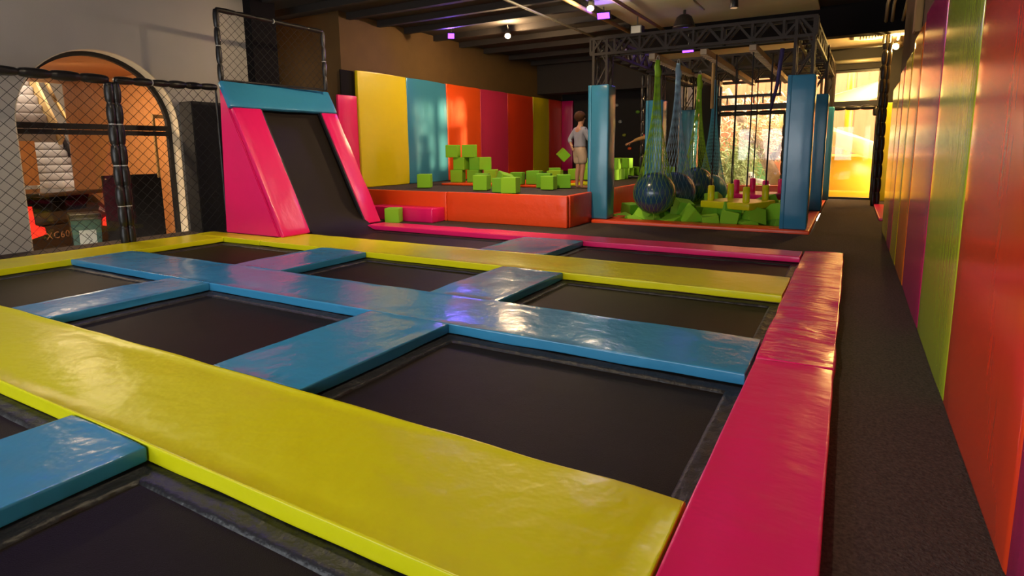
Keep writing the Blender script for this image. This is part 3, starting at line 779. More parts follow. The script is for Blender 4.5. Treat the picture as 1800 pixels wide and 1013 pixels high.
pegboard(-1.66, 10.75, .27, -.35, V_yel, 'yellow peg board swing hanging over the green blocks', .9, .9)
pegboard(-1.52, 12.25, .30, -.3, V_pnk, 'pink peg board swing behind the yellow one')
b = MB().tube([(-1.05, 10.4, 2.83), (-1.12, 10.6, 2.3), (-1.22, 10.8, 1.9)], [.035, .03, .016], 8)
tag(b.build('hanging_strap', M_strap, smooth=True), 'thick indigo strap hanging from the truss rig beside the right post', 'strap')
b = MB().tube([(-1.9, 11.6, 2.8), (-1.9, 11.6, 1.0), (-1.9, 11.6, .42)], .008, 6); tag(b.build('hanging_rope', M_rope), 'thin black rope hanging between the nets and swings', 'rope')
b = MB().tube([(-2.25, 11.2, 2.8), (-2.25, 11.2, 2.0)], .03, 8); tag(b.build('hanging_pole', M_post), 'short brown pole hanging under the front beam', 'pole')
b = MB(); b.box(-2.9, -1.5, 15.0, 15.3, 2.48, 2.53); b.box(-2.9, -2.86, 15.0, 15.04, 2.5, 2.9); b.box(-1.54, -1.5, 15.0, 15.04, 2.5, 2.9)
for k in range(6): b.box(-2.7 + k * .2, -2.67 + k * .2, 15.1, 15.14, 2.32, 2.48)
tag(b.build('peg_ladder', M_black), 'dark hanging peg ladder at the back of the rig', 'ladder')

# ------------------------------------------------------------------ padded net frames at the back
def frame_net(name, label, P, r):
    t = thing(name, label, 'net frame', P[0])
    for a, c, nm in zip(P, P[1:], ('post', 'rail', 'post')):
        b = MB(); sleeve(b, a, c, r, .3, 8); b.build(nm, M_foampad, t, smooth=True)
    return t
t = frame_net('padded_barrier', 'black padded frame in front of the wide back window', [(-3.1, 16.45, 0), (-3.1, 16.45, 2.17), (-1.5, 16.45, 2.17), (-1.5, 16.45, .3)], .055)
t = frame_net('padded_barrier', 'black padded frame across the corridor end', [(-.5, 16.3, .0), (-.5, 16.3, 2.2), (.42, 16.3, 2.2), (.42, 16.3, 2.0)], .05)
f = thing('padded_barrier', 'black padded net post standing at the corridor end', 'net frame', (.5, 15.0, 0))
for (dx, dy) in ((-.03, 0), (.05, .12)):
    b = MB(); sleeve(b, (.5 + dx, 15.0 + dy, 0), (.5 + dx, 15.0 + dy, 3.6), .05, .3, 8); b.build('post', M_foampad, f, smooth=True)
f = thing('padded_barrier', 'black padded net post before the climbing board', 'net frame', (-4.55, 14.6, .53))
for dx in (0, .14):
    b = MB(); sleeve(b, (-4.62 + dx, 14.6, .53), (-4.62 + dx, 14.6, 3.1), .045, .3, 8); b.build('post', M_foampad, f, smooth=True)
b = MB(); sleeve(b, (-6.0, 14.4, .58), (-4.62, 14.6, .58), .04, .2, 8); b.build('rail', M_foampad, f, smooth=True)

# ------------------------------------------------------------------ climbing board
cb = thing('climbing_wall', 'black climbing board with small coloured holds behind the children', 'climbing wall', (-6.5, 19.3, .5))
b = MB(); b.box(-8.57, -4.9, 19.30, 19.48, .53, 3.4); b.build('board', M_dark, cb)
HP = [(-6.25, 2.5, 4), (-6.85, 2.2, 3), (-6.7, 1.75, 0), (-6.0, 1.72, 1), (-6.5, 1.3, 2), (-7.9, 2.85, 2), (-6.05, 1.05, 0), (-5.8, 2.75, 1), (-7.0, 2.75, 3), (-7.95, 2.0, 1), (-5.6, 2.1, 0), (-7.3, 1.2, 4)]
for (x, z, c) in HP:
    b = MB().ball((x, 19.28, z), (.08, .05, .055), 8, 6); b.build('hold', M_hold[c], cb, smooth=True)

# ------------------------------------------------------------------ people
def skinned(name, joints, edges, mat, parent, sub=2):
    me = bpy.data.meshes.new(name); org = ORG[parent.name]
    keys = list(joints); ix = {k: i for i, k in enumerate(keys)}
    me.from_pydata([tuple(Vector(joints[k][0])) for k in keys], [(ix[a], ix[c]) for a, c in edges], [])
    o = bpy.data.objects.new(name, me); COL.objects.link(o)
    o.modifiers.new('s', 'SKIN'); sv = me.skin_vertices[0].data
    for k in keys:
        r = joints[k][1]; sv[ix[k]].radius = r if isinstance(r, tuple) else (r, r)
    sv[0].use_root = True
    o.modifiers['s'].use_smooth_shade = True
    md = o.modifiers.new('d', 'SUBSURF'); md.levels = sub; md.render_levels = sub
    dg = bpy.context.evaluated_depsgraph_get(); ev = o.evaluated_get(dg); nm = bpy.data.meshes.new_from_object(ev)
    o.modifiers.clear(); o.data = nm; bpy.data.meshes.remove(me)
    nm.materials.clear(); nm.materials.append(mat)
    for p in nm.polygons: p.use_smooth = True
    o.parent = parent
    return o
def child(label, loc, rz, H, larm, rarm, shirt, shorts):
    """local frame: facing +Y, z up, origin at the feet; arms given as elbow, wrist"""
    t = thing('person', label, 'person', loc); s = H / 1.5
    t.rotation_euler = (0, 0, rz)
    J = {'pelvis': ((0, 0, .80), (.115, .09)), 'waist': ((0, .0, .93), (.105, .082)), 'chest': ((0, -.005, 1.10), (.125, .09)), 'neck': ((0, .0, 1.24), .045), 'jaw': ((0, .02, 1.31), (.062, .07)), 'skull': ((0, .005, 1.40), (.075, .09)), 'crown': ((0, -.005, 1.47), (.045, .05))}
    E = [('pelvis', 'waist'), ('waist', 'chest'), ('chest', 'neck'), ('neck', 'jaw'), ('jaw', 'skull'), ('skull', 'crown')]
    for sd, nm, arm in ((-1, 'l', larm), (1, 'r', rarm)):
        J[nm + 'hip'] = ((sd * .075, 0, .74), .082); J[nm + 'knee'] = ((sd * .078, .015, .41), .052); J[nm + 'calf'] = ((sd * .078, -.012, .30), .05); J[nm + 'ank'] = ((sd * .08, -.02, .07), .032); J[nm + 'heel'] = ((sd * .08, -.02, .035), .034); J[nm + 'toe'] = ((sd * .095, .12, .025), (.034, .022))
        E += [('pelvis', nm + 'hip'), (nm + 'hip', nm + 'knee'), (nm + 'knee', nm + 'calf'), (nm + 'calf', nm + 'ank'), (nm + 'ank', nm + 'heel'), (nm + 'heel', nm + 'toe')]
        J[nm + 'sh'] = ((sd * .15, -.005, 1.17), .05); J[nm + 'el'] = (arm[0], .034); J[nm + 'wr'] = (arm[1], .024)
        d = (Vector(arm[1]) - Vector(arm[0])).normalized(); palm = Vector(arm[1]) + d * .055
        J[nm + 'palm'] = (tuple(palm), (.032, .018))
        E += [('chest', nm + 'sh'), (nm + 'sh', nm + 'el'), (nm + 'el', nm + 'wr'), (nm + 'wr', nm + 'palm')]
        sidev = d.cross(Vector((0, 1, .3))).normalized()
        for q in range(4):
            off = sidev * (.022 - q * .0145); L = (.058, .066, .062, .048)[q]
            a = palm + off + d * .012; c = palm + off + d * (.02 + L * .6) + Vector((0, .006, 0)); e = palm + off * 1.05 + d * (.02 + L) + Vector((0, .018, 0))
            J['%sf%da' % (nm, q)] = (tuple(a), .009); J['%sf%db' % (nm, q)] = (tuple(c), .0085); J['%sf%dc' % (nm, q)] = (tuple(e), .007)
            E += [(nm + 'palm', '%sf%da' % (nm, q)), ('%sf%da' % (nm, q), '%sf%db' % (nm, q)), ('%sf%db' % (nm, q), '%sf%dc' % (nm, q))]
        th = Vector(arm[1]) + d * .02 + sidev * .028; te = th + sidev * .025 + d * .035
        J[nm + 'tha'] = (tuple(th), .01); J[nm + 'thb'] = (tuple(te), .0085); E += [(nm + 'wr', nm + 'tha'), (nm + 'tha', nm + 'thb')]
    sc_ = lambda j: {k: (tuple(Vector(v[0]) * s), tuple(x * s for x in v[1]) if isinstance(v[1], tuple) else v[1] * s) for k, v in j.items()}
    skinned('body', sc_(J), E, M_skin, t)
    ORG_b = ORG[t.name]
    # face
    def part(b, name, mat):
        b.v = [tuple(Vector(v) * s + ORG_b) for v in b.v]; return b.build(name, mat, t, smooth=True)
    part(MB().ball((0, .098, 1.375), (.012, .022, .02), 8, 6), 'nose', M_skin)
    for sd in (-1, 1):
        part(MB().ball((sd * .074, .0, 1.375), (.012, .022, .032), 8, 6), 'ear', M_skin)
        part(MB().ball((sd * .03, .082, 1.40), (.013, .012, .009), 8, 6), 'eye', M_blackm)
    part(MB().ball((0, .085, 1.335), (.026, .01, .007), 8, 6), 'mouth', M_lip)
    # hair cap
    b = MB().ball((0, -.014, 1.415), (.104, .118, .108), 20, 14)
    b.v = [v if not (v[2] < 1.40 and v[1] > .03) else (v[0] * .7, min(v[1], .03), max(v[2], 1.40)) for v in b.v]
    part(b, 'hair', M_hair)
    # clothes
    C = {'b': ((0, -.004, .80), (.150, .128)), 'p': ((0, -.004, .85), (.146, .124)), 'w': ((0, -.005, .93), (.128, .104)), 'c': ((0, -.008, 1.09), (.138, .105)), 'n': ((0, -.003, 1.205), (.075, .06))}
    CE = [('b', 'p'), ('p', 'w'), ('w', 'c'), ('c', 'n')]
    for sd, nm, arm in ((-1, 'l', larm), (1, 'r', rarm)):
        C[nm + 's'] = ((sd * .15, -.005, 1.155), .066); e = Vector(arm[0]); C[nm + 'e'] = (tuple(e), .050); w = Vector(arm[1]); C[nm + 'w'] = (tuple(e.lerp(w, .55)), .042)
        CE += [('c', nm + 's'), (nm + 's', nm + 'e'), (nm + 'e', nm + 'w')]
    skinned('shirt', sc_(C), CE, shirt, t)
    D = {'p': ((0, -.003, .875), (.134, .116)), 'q': ((0, -.004, .77), (.142, .122))}; DE = [('p', 'q')]
    for sd, nm in ((-1, 'l'), (1, 'r')):
        D[nm + 'h'] = ((sd * .075, 0, .68), .106); D[nm + 'k'] = ((sd * .082, .008, .47), .092); DE += [('q', nm + 'h'), (nm + 'h', nm + 'k')]
    skinned('shorts', sc_(D), DE, shorts, t)
    return t
M_lip = M('lips', (.30, .09, .07), .5)  # plain lip colour
child('child in pale grey shirt and beige shorts standing barefoot on the platform, seen from behind', (-4.62, 10.72, .53), -.55, 1.48,
      ((-.24, -.09, .97), (-.11, -.13, .84)), ((.22, .05, .96), (.15, .20, .98)), M_shirt, M_short)
M_tan = M('sand coloured top', (.34, .20, .07), .85); M_dk = M('dark trousers', (.03, .025, .03), .8)
child('child reaching an arm toward the climbing board, mostly hidden behind the middle left blue post', (-4.24, 14.25, .53), .3, 1.36,
      ((-.38, .10, 1.10), (-.60, .20, 1.00)), ((.24, .05, .96), (.18, .22, 1.0)), M_tan, M_dk)

# ------------------------------------------------------------------ ceiling fixtures
def spot(loc, aim, label, glass, energy=0, color=(1, .62, .28), size=PI * .6):
    t = thing('ceiling_spotlight', label, 'spotlight', loc)
    L = Vector(loc); d = (Vector(aim) - L).normalized()
    b = MB().tube([L - d * .16, L - d * .14, L + d * .02, L + d * .03], [.04, .065, .075, .07], 14); b.build('housing', M_black, t, smooth=True)
    b = MB().tube([L + d * .028, L + d * .04], [.066, .05], 14); b.build('lamp_glass', glass, t)
    b = MB(); b.bar(L - d * .1, (L.x, L.y, CEIL - .02), .025); b.build('bracket', M_black, t)
    if energy and size > 3.2:
        light('lamp_light', 'POINT', L + d * .09, energy, color, shadow_soft_size=.06)
    elif energy:
        lo = light('lamp_light', 'SPOT', L + d * .07, energy, color, target=aim, spot_size=size, spot_blend=.6, shadow_soft_size=.06)
    return t
spot((-6.9, 11.86, 3.85), (-5.6, 9.2, 1.6), 'lit spotlight hanging under the dark ribs left of the rig', M_lamp, 200, (1, .66, .34), 6)
spot((-4.3, 10.4, 3.85), (-3.4, 7.5, 0), 'dim round spotlight above the front left rig corner', M_lampon, 70, (1, .80, .5), 6)  # point light added here to brighten the plaster slab
spot((.68, 15.3, 3.40), (-1.5, 12.0, 2.0), 'dazzling spotlight by the corridor end', M_lamp, 300, (1, .62, .18), 6)
spot((-2.0, 11.5, 3.8), (-2.0, 11.5, 0), 'black cylinder spotlight under the plaster slab', M_lampoff, 0)
spot((-2.6, 2.6, 3.9), (-2.8, 3.2, 0), 'added out-of-view spotlight above the near trampolines', M_lamp, 190, (1, .80, .52), PI * .72)  # unseen spot added to light the near pads from above
spot((-6.4, 3.0, 3.9), (-6.6, 3.6, 0), 'added out-of-view spotlight above the trampolines by the net fence', M_lamp, 120, (1, .80, .55), PI * .72)  # unseen spot added to light the left pads and gray wall
spot((-4.2, 6.9, 3.95), (-7.4, 9.4, .6), 'added out-of-view spotlight above the far yellow pad', M_lamp, 420, (1, .74, .42), PI * .72)  # unseen spot added, aimed to brighten the yellow panel and platform
def uvlamp(loc, aim, w, label, energy):
    t = thing('ultraviolet_lamp', label, 'lamp', loc, 'purple ultraviolet lamps under the ceiling')
    L = Vector(loc); d = (Vector(aim) - L).normalized(); q = d.to_track_quat('-Z', 'Y').to_matrix().to_4x4(); mt = Matrix.Translation(L) @ q
    b = MB(); b.box(-w / 2, w / 2, -.07, .07, .0, .08); b.xf(mt); b.build('housing', M_black, t)
    b = MB(); b.box(-w / 2 + .012, w / 2 - .012, -.055, .055, -.012, 0.0); b.xf(mt); b.build('lamp_glass', M_uv, t)
    b = MB(); b.bar(L - d * .06, (L.x, L.y, CEIL - .02), .02); b.build('bracket', M_black, t)
    light('ultraviolet_light', 'AREA', L + d * .05, energy, (.22, .10, 1), target=aim, shape='RECTANGLE', size=w, size_y=.1)
uvlamp((-8.1, 11.35, 3.88), (-3, 5, 0), .16, 'small purple lamp where the brown wall meets the ceiling', 22)
uvlamp((-4.4, 11.3, 3.88), (-3.5, 5, 0), .26, 'purple bar lamp above the left end of the front truss', 12)
uvlamp((-3.3, 13.6, 3.45), (-3.2, 9, 0), .26, 'purple bar lamp seen behind the front truss', 2)
uvlamp((-7.0, 2.75, 3.9), (-1.9, .7, 0), .5, 'purple bar lamp above the trampolines by the net fence', 24)
t = thing('floodlight', 'black bell floodlight hanging under the plaster slab', 'floodlight', (-3.1, 12.4, 3.72))
b = MB().tube([(-3.1, 12.4, 3.95), (-3.1, 12.4, 3.9), (-3.1, 12.4, 3.72), (-3.1, 12.4, 3.70)], [.08, .15, .22, .23], 20); b.build('shade', M_black, t, smooth=True)
b = MB().tube([(-3.1, 12.4, 3.95), (-3.1, 12.4, 4.04)], .03, 8); b.build('bracket', M_black, t)
t = thing('projector', 'small square projector hanging above the front truss', 'projector', (-4.1, 12.5, 3.8))
b = MB(); b.box(-4.22, -3.98, 12.4, 12.62, 3.68, 3.86); b.build('housing', M_black, t, bevel=.01)
b = MB(); b.bar((-4.1, 12.5, 3.86), (-4.1, 12.5, 4.05), .02); b.build('bracket', M_black, t)
b = MB(); b.box(-4.2, -4.0, 12.39, 12.4, 3.70, 3.84); b.build('lens_panel', M_steel, t)
t = thing('security_camera', 'white dome camera high on the dark far wall', 'camera', (-7.9, 19.2, 3.75))
b = MB().ball((-7.9, 19.2, 3.72), .09, 14, 10); b.build('dome', M_white, t, smooth=True)
b = MB().ball((-7.88, 19.12, 3.70), .035, 10, 8); b.build('lens', M_blackm, t, smooth=True)
b = MB().box(-7.95, -7.85, 19.2, 19.5, 3.76, 3.84); b.build('bracket', M_white, t)
t = thing('air_grille', 'square white air grille in the pale soffit', 'air grille', (.16, 15.0, 3.6))
b = MB(); 
for (xa, xb, ya, yb) in ((-.12, .40, 14.55, 14.62), (-.12, .40, 15.30, 15.37), (-.12, -.05, 14.55, 15.37), (.33, .40, 14.55, 15.37)): b.box(xa, xb, ya, yb, 3.59, 3.618)
b.build('frame', M_white, t)
b = MB()
for k in range(7): b.box(-.04 + k * .055, -.02 + k * .055, 14.62, 15.3, 3.595, 3.615)
for k in range(3): b.box(-.05, .33, 14.78 + k * .18, 14.80 + k * .18, 3.595, 3.612)
b.build('slats', M_white, t)
b = MB(); b.box(-.05, .33, 14.62, 15.3, 3.614, 3.619); b.build('backing', M_blackm, t)
def pipe(pts, r, mat, label):
    tag(MB().tube(pts, r, 8).build('ceiling_pipe', mat, smooth=True), label, 'pipe', 'pipes under the ceiling')
pipe([(-5.5, 6, 3.93), (-5.5, 16.5, 3.93)], .025, M_pipe, 'thin pipe running along the dark ceiling ribs')
pipe([(-4.62, 5, 3.95), (-4.62, 16, 3.95)], .04, M_post, 'brown conduit along the edge of the plaster slab')
pipe([(-3.9, 6, 3.96), (-3.9, 13.9, 3.96)], .035, M_post, 'brown conduit under the plaster slab')
pipe([(-2.7, 6.5, 3.98), (-2.7, 12.3, 3.98)], .02, M_pipe, 'pale conduit leading to the bell floodlight')
pipe([(-4.4, 9.3, 3.97), (-.8, 9.1, 3.99)], .05, M_black, 'black pipe crossing under the plaster slab')
pipe([(-.6, 16.555, 3.30), (.5, 16.555, 3.30)], .05, M_pipe, 'grey roller pipe above the corridor window')
pipe([(-.6, 15.9, 3.5), (1.0, 15.8, 3.5)], .022, M_black, 'thin black rod below the pale soffit')
pipe([(.40, 9, 3.95), (.40, 13.4, 3.9), (.42, 14.6, 3.4)], .03, M_pipe, 'pair of pale conduits, the one nearer the window')
pipe([(.50, 9, 3.95), (.50, 13.4, 3.9), (.52, 14.6, 3.4)], .03, M_pipe, 'pair of pale conduits, the one nearer the wall')
pipe([(.62, 10.8, 3.9), (.68, 13.2, 3.8), (.68, 15.0, 3.5)], .025, M_pipe, 'bent conduit leading to the dazzling spotlight')
b = MB(); b.box(-3.3, -.6, 9.6, 9.66, 3.55, 3.6)

# ------------------------------------------------------------------ beyond the arch: lobby, car, bin, stairs
b = MB(); b.box(-22, -9.9, -2, 12, -1.2, -1.0); struct('floor_lobby', b, M_patio, 'lobby floor beyond the arched window', 'floor')
b = MB()
ring = [(-9.92, 6.15), (-11.0, 6.22), (-12.4, 6.24), (-13.6, 6.2), (-14.2, 6.13), (-14.35, 6.18), (-14.3, 6.5), (-9.92, 6.5)]
b.prism(ring, 2, -1.0, 2.75)
struct('wall_lobby', b, M_wood, 'curved orange timber wall beyond the arched window', 'wall', smooth=False)
b = MB(); b.box(-14.4, -9.92, -2, 6.6, 2.75, 2.95); struct('ceiling_lobby', b, M_wood, 'timber soffit of the lobby', 'ceiling')
b = MB(); b.box(-22, -21.8, -2, 14, -1, 5); b.box(-22, -9.9, 13.8, 14, -1, 5); b.box(-22, -9.9, -2.2, -2, -1, 5); b.box(-22, -14, -2, 14, 4.9, 5); struct('wall_street', b, M_street, 'pale wall behind the stairs', 'wall')
light('lobby_downlight', 'AREA', (-10.9, 4.6, 2.7), 110, (1, .74, .48), target=(-11.2, 5.0, 0), size=.8)
light('stair_light', 'AREA', (-14.9, 3.6, 4.6), 50, (1, .88, .76), target=(-15, 5.8, 1.4), size=1.2)
t = thing('downlight', 'small round downlight in the timber soffit', 'downlight', (-11.0, 4.55, 2.74))
b = MB().tube([(-11.0, 4.55, 2.735), (-11.0, 4.55, 2.752)], .06, 14); b.build('lamp_glass', M_lamp, t)
b = MB().tube([(-11.0, 4.55, 2.742), (-11.0, 4.55, 2.752)], .075, 14); b.build('rim', M_white, t)
# stairs climbing to the left
def flight(label, x, y0, y1, z0, n, run, rise, right, left, skirt=0):
    t = thing('staircase', label, 'stairs', (x, (y0 + y1) / 2, z0))
    for k in range(n):
        b = MB().rbox(x - (k + 1) * run - .12, x - k * run, y0, y1, z0 + k * rise, z0 + (k + 1) * rise, r=.05, step=.4); b.build('step', M_stair, t, smooth=True)
    e = Vector((-n * run, 0, n * rise))
    for yy, mm in ((y1 + .03, right), (y0 - .03, left)):
        b = MB(); p = Vector((x + .12, yy, z0 + .02)); b.bar(p, p + e, .05, .24); b.build('stringer', mm, t)
        b = MB(); p = Vector((x + .05, yy, z0 + .85)); b.bar(p, p + e, .05, .06); b.build('handrail', M_post, t)
    if skirt:
        b = MB(); b.box(x + .06, x + .1, y0 - 1.2, y1 - .45, skirt, z0 + .02); b.build('soffit_panel', M_wood, t)
    return t
flight('upper grey staircase with tan stringer seen through the arch', -14.5, 4.9, 6.04, 1.55, 8, .15, .2, M_brass, M_black, .68)
flight('lower grey staircase below the arch transom', -15.0, 5.75, 6.7, .55, 7, .16, .17, M_black, M_white)
# black panel, bracket frame, bin
t = thing('black_board', 'black board leaning inside the arched window', 'board', (-10.3, 5.3, -1))
b = MB(); b.box(-10.32, -10.28, 4.83, 5.74, -1.0, .955); b.build('panel', M_blackm, t)
b = MB()
for (y, z) in ((4.87, .9), (5.70, .9), (4.87, -.2)): b.tube([(-10.28, y, z), (-10.27, y, z)], .012, 8)
b.build('bolt', M_brass, t)
b = MB(); b.bar((-10.15, 5.64, .9), (-10.15, 5.64, 1.92), .035); b.bar((-10.15, 5.62, 1.91), (-10.15, 5.95, 1.91), .06); b.bar((-10.15, 5.93, -1), (-10.15, 5.93, 1.94), .03)
tag(b.build('door_bracket', M_post), 'thin brown angled frame beside the orange timber wall', 'frame')
t = thing('wheelie_bin', 'dark teal wheelie bin with pale stickers', 'bin', (-11.35, 4.98, -1))
MT = Matrix.Translation((-11.35, 4.98, -1)) @ Matrix.Rotation(-.35, 4, 'Z') @ Matrix.Diagonal((.85, .85, 1.22, 1))
def lp(b, name, mat, smooth=False, par=None): b.xf(MT); return b.build(name, mat, par or t, smooth=smooth)
b = MB(); b.add([(-.2, -.2, .1), (.2, -.2, .1), (.2, .2, .1), (-.2, .2, .1), (-.25, -.25, .98), (.25, -.25, .98), (.25, .25, .98), (-.25, .25, .98)], [(3, 2, 1, 0), (4, 5, 6, 7), (0, 1, 5, 4), (1, 2, 6, 5), (2, 3, 7, 6), (3, 0, 4, 7)]); lp(b, 'body', M_bin)
b = MB().rbox(-.27, .27, -.27, .27, .98, 1.07, r=.03, step=.2); lp(b, 'lid', M_black, True)
b = MB(); b.box(.232, .243, -.13, .15, .55, .84); lp(b, 'sticker', M_sticker)
b = MB(); b.tube([(.246, -.06 + .2 * 0, .60), (.246, .07, .70), (.246, -.02, .79)], .006, 4); lp(b, 'sticker_mark', M_black)
b = MB(); b.box(.215, .226, -.12, .22, .33, .40); lp(b, 'sticker', M_sticker)
for sd in (-1, 1):
    b = MB().tube([(-.2, sd * .2, .1), (-.2, sd * .25, .1)], .1, 16); lp(b, 'wheel', M_black, True)
# car, rear end facing the window
t = thing('car', 'black car with red tail light parked beyond the arched window', 'car', (-14, 5, -1))
CY = .35
MT = Matrix.Translation((-12.4, 5.24, -1)) @ Matrix.Rotation(CY, 4, 'Z')
W_ = 1.0
sideprof = [(-4.3, .35), (-4.4, .75), (-3.3, 1.0), (-2.6, 1.55), (-1.2, 1.64), (-.30, 1.56), (.02, 1.08), (.06, .62), (0, .35)]
b = MB()
def crosssec(p):  # lofted body: narrower towards the roof
    z = p[1]; w = W_ if z < 1.05 else W_ - (z - 1.05) * .42
    return w
n = len(sideprof); vs = []
for p in sideprof: w = crosssec(p); vs.append((p[0], -w, p[1])); vs.append((p[0], w, p[1]))
fs = [(2 * i, 2 * i + 1, (2 * i + 3) % (2 * n), (2 * i + 2) % (2 * n)) for i in range(n)]
fs += [tuple(2 * i for i in range(n)), tuple(2 * i + 1 for i in range(n - 1, -1, -1))]
b.add(vs, fs); b.xf(MT); b.build('body', M_car, t, bevel=.05)
b = MB(); b.add([(-.27, -.60, 1.53), (-.27, .60, 1.53), (.022, .74, 1.12), (.022, -.74, 1.12), (-.23, -.60, 1.55), (-.23, .60, 1.55), (.062, .74, 1.13), (.062, -.74, 1.13)], [(0, 1, 2, 3), (7, 6, 5, 4), (0, 4, 5, 1), (1, 5, 6, 2), (2, 6, 7, 3), (3, 7, 4, 0)]); b.xf(MT); b.build('rear_window', M_carglass, t)
b = MB().rbox(-.38, .10, -.66, .66, 1.55, 1.63, r=.03, step=.3); b.xf(MT); b.build('spoiler', M_car, t, smooth=True)
for sd in (-1, 1):
    b = MB(); b.prism([(sd * .93, .86), (sd * .60, .92), (sd * .62, 1.04), (sd * .78, 1.10), (sd * .80, 1.42), (sd * .90, 1.40), (sd * .94, 1.05)], 0, -.02, .085)
    b.xf(MT); b.build('tail_light', M_tail, t)
b = MB().rbox(-.1, .13, -.9, .9, .35, .60, r=.05, step=.3); b.xf(MT); b.build('bumper', M_car, t, smooth=True)
b = MB(); b.box(.125, .14, -.26, .26, .42, .53); b.xf(MT); b.build('number_plate', M_sticker, t)
for (x, sd) in ((-.85, -1), (-.85, 1), (-3.5, -1), (-3.5, 1)):
    b = MB().tube([(x, sd * .72, .36), (x, sd * .95, .36)], .36, 24); b.xf(MT); wh = b.build('wheel', M_blackm, t, smooth=True)
    b = MB().tube([(x, sd * .955, .36), (x, sd * .965, .36)], .24, 20); b.xf(MT); b.build('rim', M_steel, wh)
fc = bpy.data.curves.new('badge', 'FONT'); fc.body = 'XC60'; fc.size = .17; fc.extrude = .004; fc.space_character = 1.15
fo = bpy.data.objects.new('badge', fc); COL.objects.link(fo); fc.materials.append(M_chrome)
fo.parent = t
loc = MT @ Vector((.068, -.60, .82)); fo.location = loc - ORG[t.name]
fo.rotation_euler = (PI / 2, 0, CY + PI / 2)
bpy.context.view_layer.update()
fm = bpy.data.meshes.new_from_object(fo.evaluated_get(bpy.context.evaluated_depsgraph_get()))
fo2 = bpy.data.objects.new('badge', fm); COL.objects.link(fo2); fo2.parent = t; fo2.location = fo.location; fo2.rotation_euler = fo.rotation_euler
bpy.data.objects.remove(fo); fo2.name = 'badge'

b = MB().box(-9.52, -9.18, 5.72, 6.35, -.02, 2.12)
tag(b.build('equipment_cabinet', M_dark, bevel=.01), 'tall black cabinet between the gray wall and the pink ramp side', 'cabinet')

# ------------------------------------------------------------------ outside the back windows
b = MB(); b.box(-12, 8, 16.85, 30, -.4, -.15); struct('ground', b, M_patio, 'sunlit patio outside the back windows', 'ground')
bw = MB()
for k in range(60): bw.box(-12 + k * .3, -12 + k * .3 + .31, 22.0 + .02 * (k % 2), 22.08, -.15, 5.2)
tag(bw.build('timber_fence', M_terr), 'tall terracotta board fence outside the back windows', 'fence')
t = thing('playground_slide', 'bright yellow curving slide outside the corridor window', 'slide', (0, 19, -.15))
def chute(pts, w, name, bank=0):
    P = [Vector(p) for p in pts]; vs = []; fs = []
    fine = []
    for i in range(len(P) - 1):
        p0, p1, p2, p3 = P[max(i - 1, 0)], P[i], P[i + 1], P[min(i + 2, len(P) - 1)]
        for q in range(6):
            u = q / 6; fine.append(.5 * ((2 * p1) + (p2 - p0) * u + (2 * p0 - 5 * p1 + 4 * p2 - p3) * u * u + (3 * p1 - p0 - 3 * p2 + p3) * u ** 3))
    fine.append(P[-1]); K = 10
    prof = [(math.cos(PI + PI * k / K) * w, (1 + math.sin(PI + PI * k / K)) * w * .9) for k in range(K + 1)]
    prof += [(x * .93, z + .03) for x, z in reversed(prof)]
    m_ = len(prof)
    for i, p in enumerate(fine):
        d = (fine[min(i + 1, len(fine) - 1)] - fine[max(i - 1, 0)]).normalized(); r_ = d.cross(Vector((0, 0, 1))).normalized(); u_ = r_.cross(d)
        vs += [p + r_ * a + u_ * c for a, c in prof]
    for i in range(len(fine) - 1):
        for k in range(m_): fs.append((i * m_ + k, i * m_ + (k + 1) % m_, (i + 1) * m_ + (k + 1) % m_, (i + 1) * m_ + k))
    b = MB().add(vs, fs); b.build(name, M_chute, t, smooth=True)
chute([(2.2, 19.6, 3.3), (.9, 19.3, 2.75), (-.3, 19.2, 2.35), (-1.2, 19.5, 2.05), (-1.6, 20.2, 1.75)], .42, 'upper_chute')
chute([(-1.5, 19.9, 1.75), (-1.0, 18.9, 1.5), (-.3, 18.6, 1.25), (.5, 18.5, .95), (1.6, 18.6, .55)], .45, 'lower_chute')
b = MB().tube([(-.15, 20.6, -.15), (-.15, 20.6, 4.6)], .10, 12); b.build('pole', M_slide, t, smooth=True)
b = MB().tube([(-.25, 20.3, -.15), (-.25, 20.3, .95), (-.25, 20.3, 1.02), (-.25, 20.3, 1.05)], [1.45, 1.45, 1.42, 1.3], 40); b.build('drum', M_slide, t, smooth=True)
b = MB(); b.rbox(-1.4, 1.2, 18.0, 18.25, -.15, .12, r=.08, step=.3); b.build('kerb', M_slide, t, smooth=True)
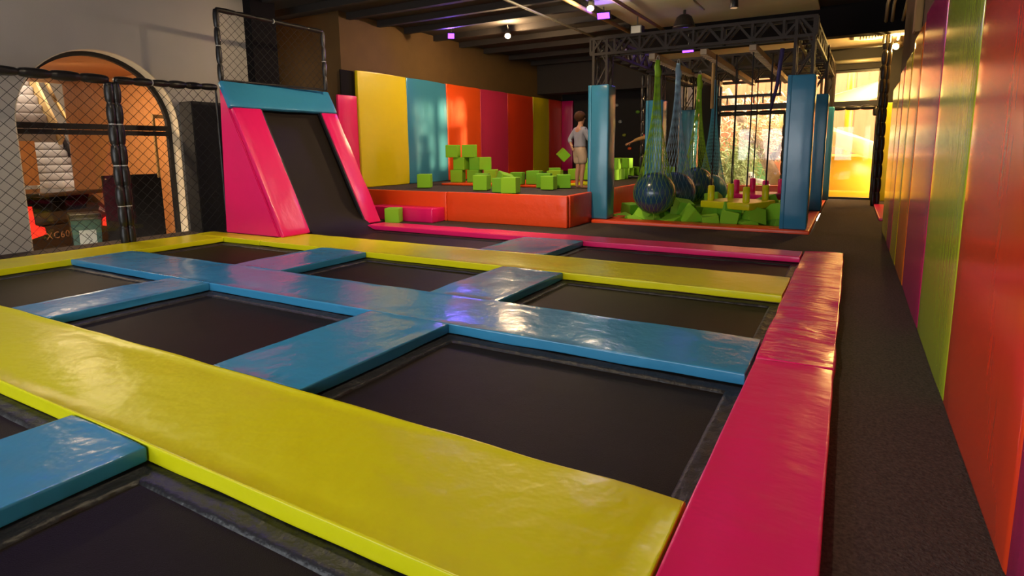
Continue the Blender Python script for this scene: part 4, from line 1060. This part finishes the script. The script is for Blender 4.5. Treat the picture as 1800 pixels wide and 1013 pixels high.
# tree
t = thing('tree', 'leaning tree trunk with straw coloured foliage outside the wide back window', 'tree', (-2.2, 20.5, -.15))
b = MB().tube([(-2.0, 20.2, -.2), (-2.15, 20.3, .5), (-2.5, 20.5, 1.2), (-3.1, 20.6, 2.0), (-3.7, 20.7, 3.2)], [.26, .2, .17, .14, .08], 12); b.build('trunk', M_bark, t, smooth=True)
b = MB().tube([(-2.3, 20.4, .8), (-1.7, 20.4, 1.6), (-1.4, 20.5, 2.6)], [.12, .09, .05], 10); b.build('branch', M_bark, t, smooth=True)
def leaves(name, mat, c, rad, n, seedv, par, L=.28):
    rr = random.Random(seedv); vs = []; fs = []
    for k in range(n):
        p = Vector((c[0] + max(-1.9, min(1.9, rr.gauss(0, 1))) * rad[0], c[1] + max(-1.9, min(1.9, rr.gauss(0, 1))) * rad[1], c[2] + max(-1.6, min(2, rr.gauss(0, 1))) * rad[2]))
        d = Vector((rr.uniform(-.4, 1), rr.uniform(-.5, .5), rr.uniform(-1, .2))).normalized(); w = d.cross(Vector((rr.uniform(-1, 1), 1, rr.uniform(-1, 1)))).normalized() * .022
        l = L * rr.uniform(.6, 1.2); q = len(vs)
        vs += [p, p + d * l * .5 + w, p + d * l, p + d * l * .5 - w]; fs.append((q, q + 1, q + 2, q + 3))
    MB().add(vs, fs).build(name, mat, par)
leaves('foliage', M_leafdry, (-2.6, 20.6, 1.9), (.7, .3, .6), 1100, 1, t)
leaves('foliage', M_leaf, (-3.3, 20.4, 1.0), (.5, .3, .5), 500, 2, t)
t = thing('bush', 'pale green bush low behind the balls outside', 'bush', (-3.2, 19.3, -.15))
leaves('foliage', M_leaf, (-3.2, 19.3, .5), (.3, .25, .35), 900, 3, t)
b = MB(); b.box(-3.45, -2.45, 21.3, 21.36, -.15, 1.35); tag(b.build('green_board', M_green), 'pale green board standing by the tree outside', 'board')
t = thing('ghost_ornament', 'white sheet ghost ornament outside the wide back window', 'ornament', (-2.55, 18.6, -.15))
b = MB().tube([(-2.55, 18.6, -.12), (-2.55, 18.6, .1), (-2.55, 18.6, .42), (-2.55, 18.6, .52), (-2.55, 18.6, .58)], [.17, .13, .12, .10, .04], 14); b.build('sheet', M_white, t, smooth=True)
b = MB().tube([(-2.46, 18.6, .34), (-2.25, 18.62, .30), (-2.02, 18.64, .18)], [.06, .07, .03], 8); b.build('sleeve', M_white, t, smooth=True)
for dx in (-.01, .05):
    b = MB().ball((-2.56 + dx, 18.485, .44), (.014, .01, .028), 8, 6); b.build('eye', M_blackm, t, smooth=True)
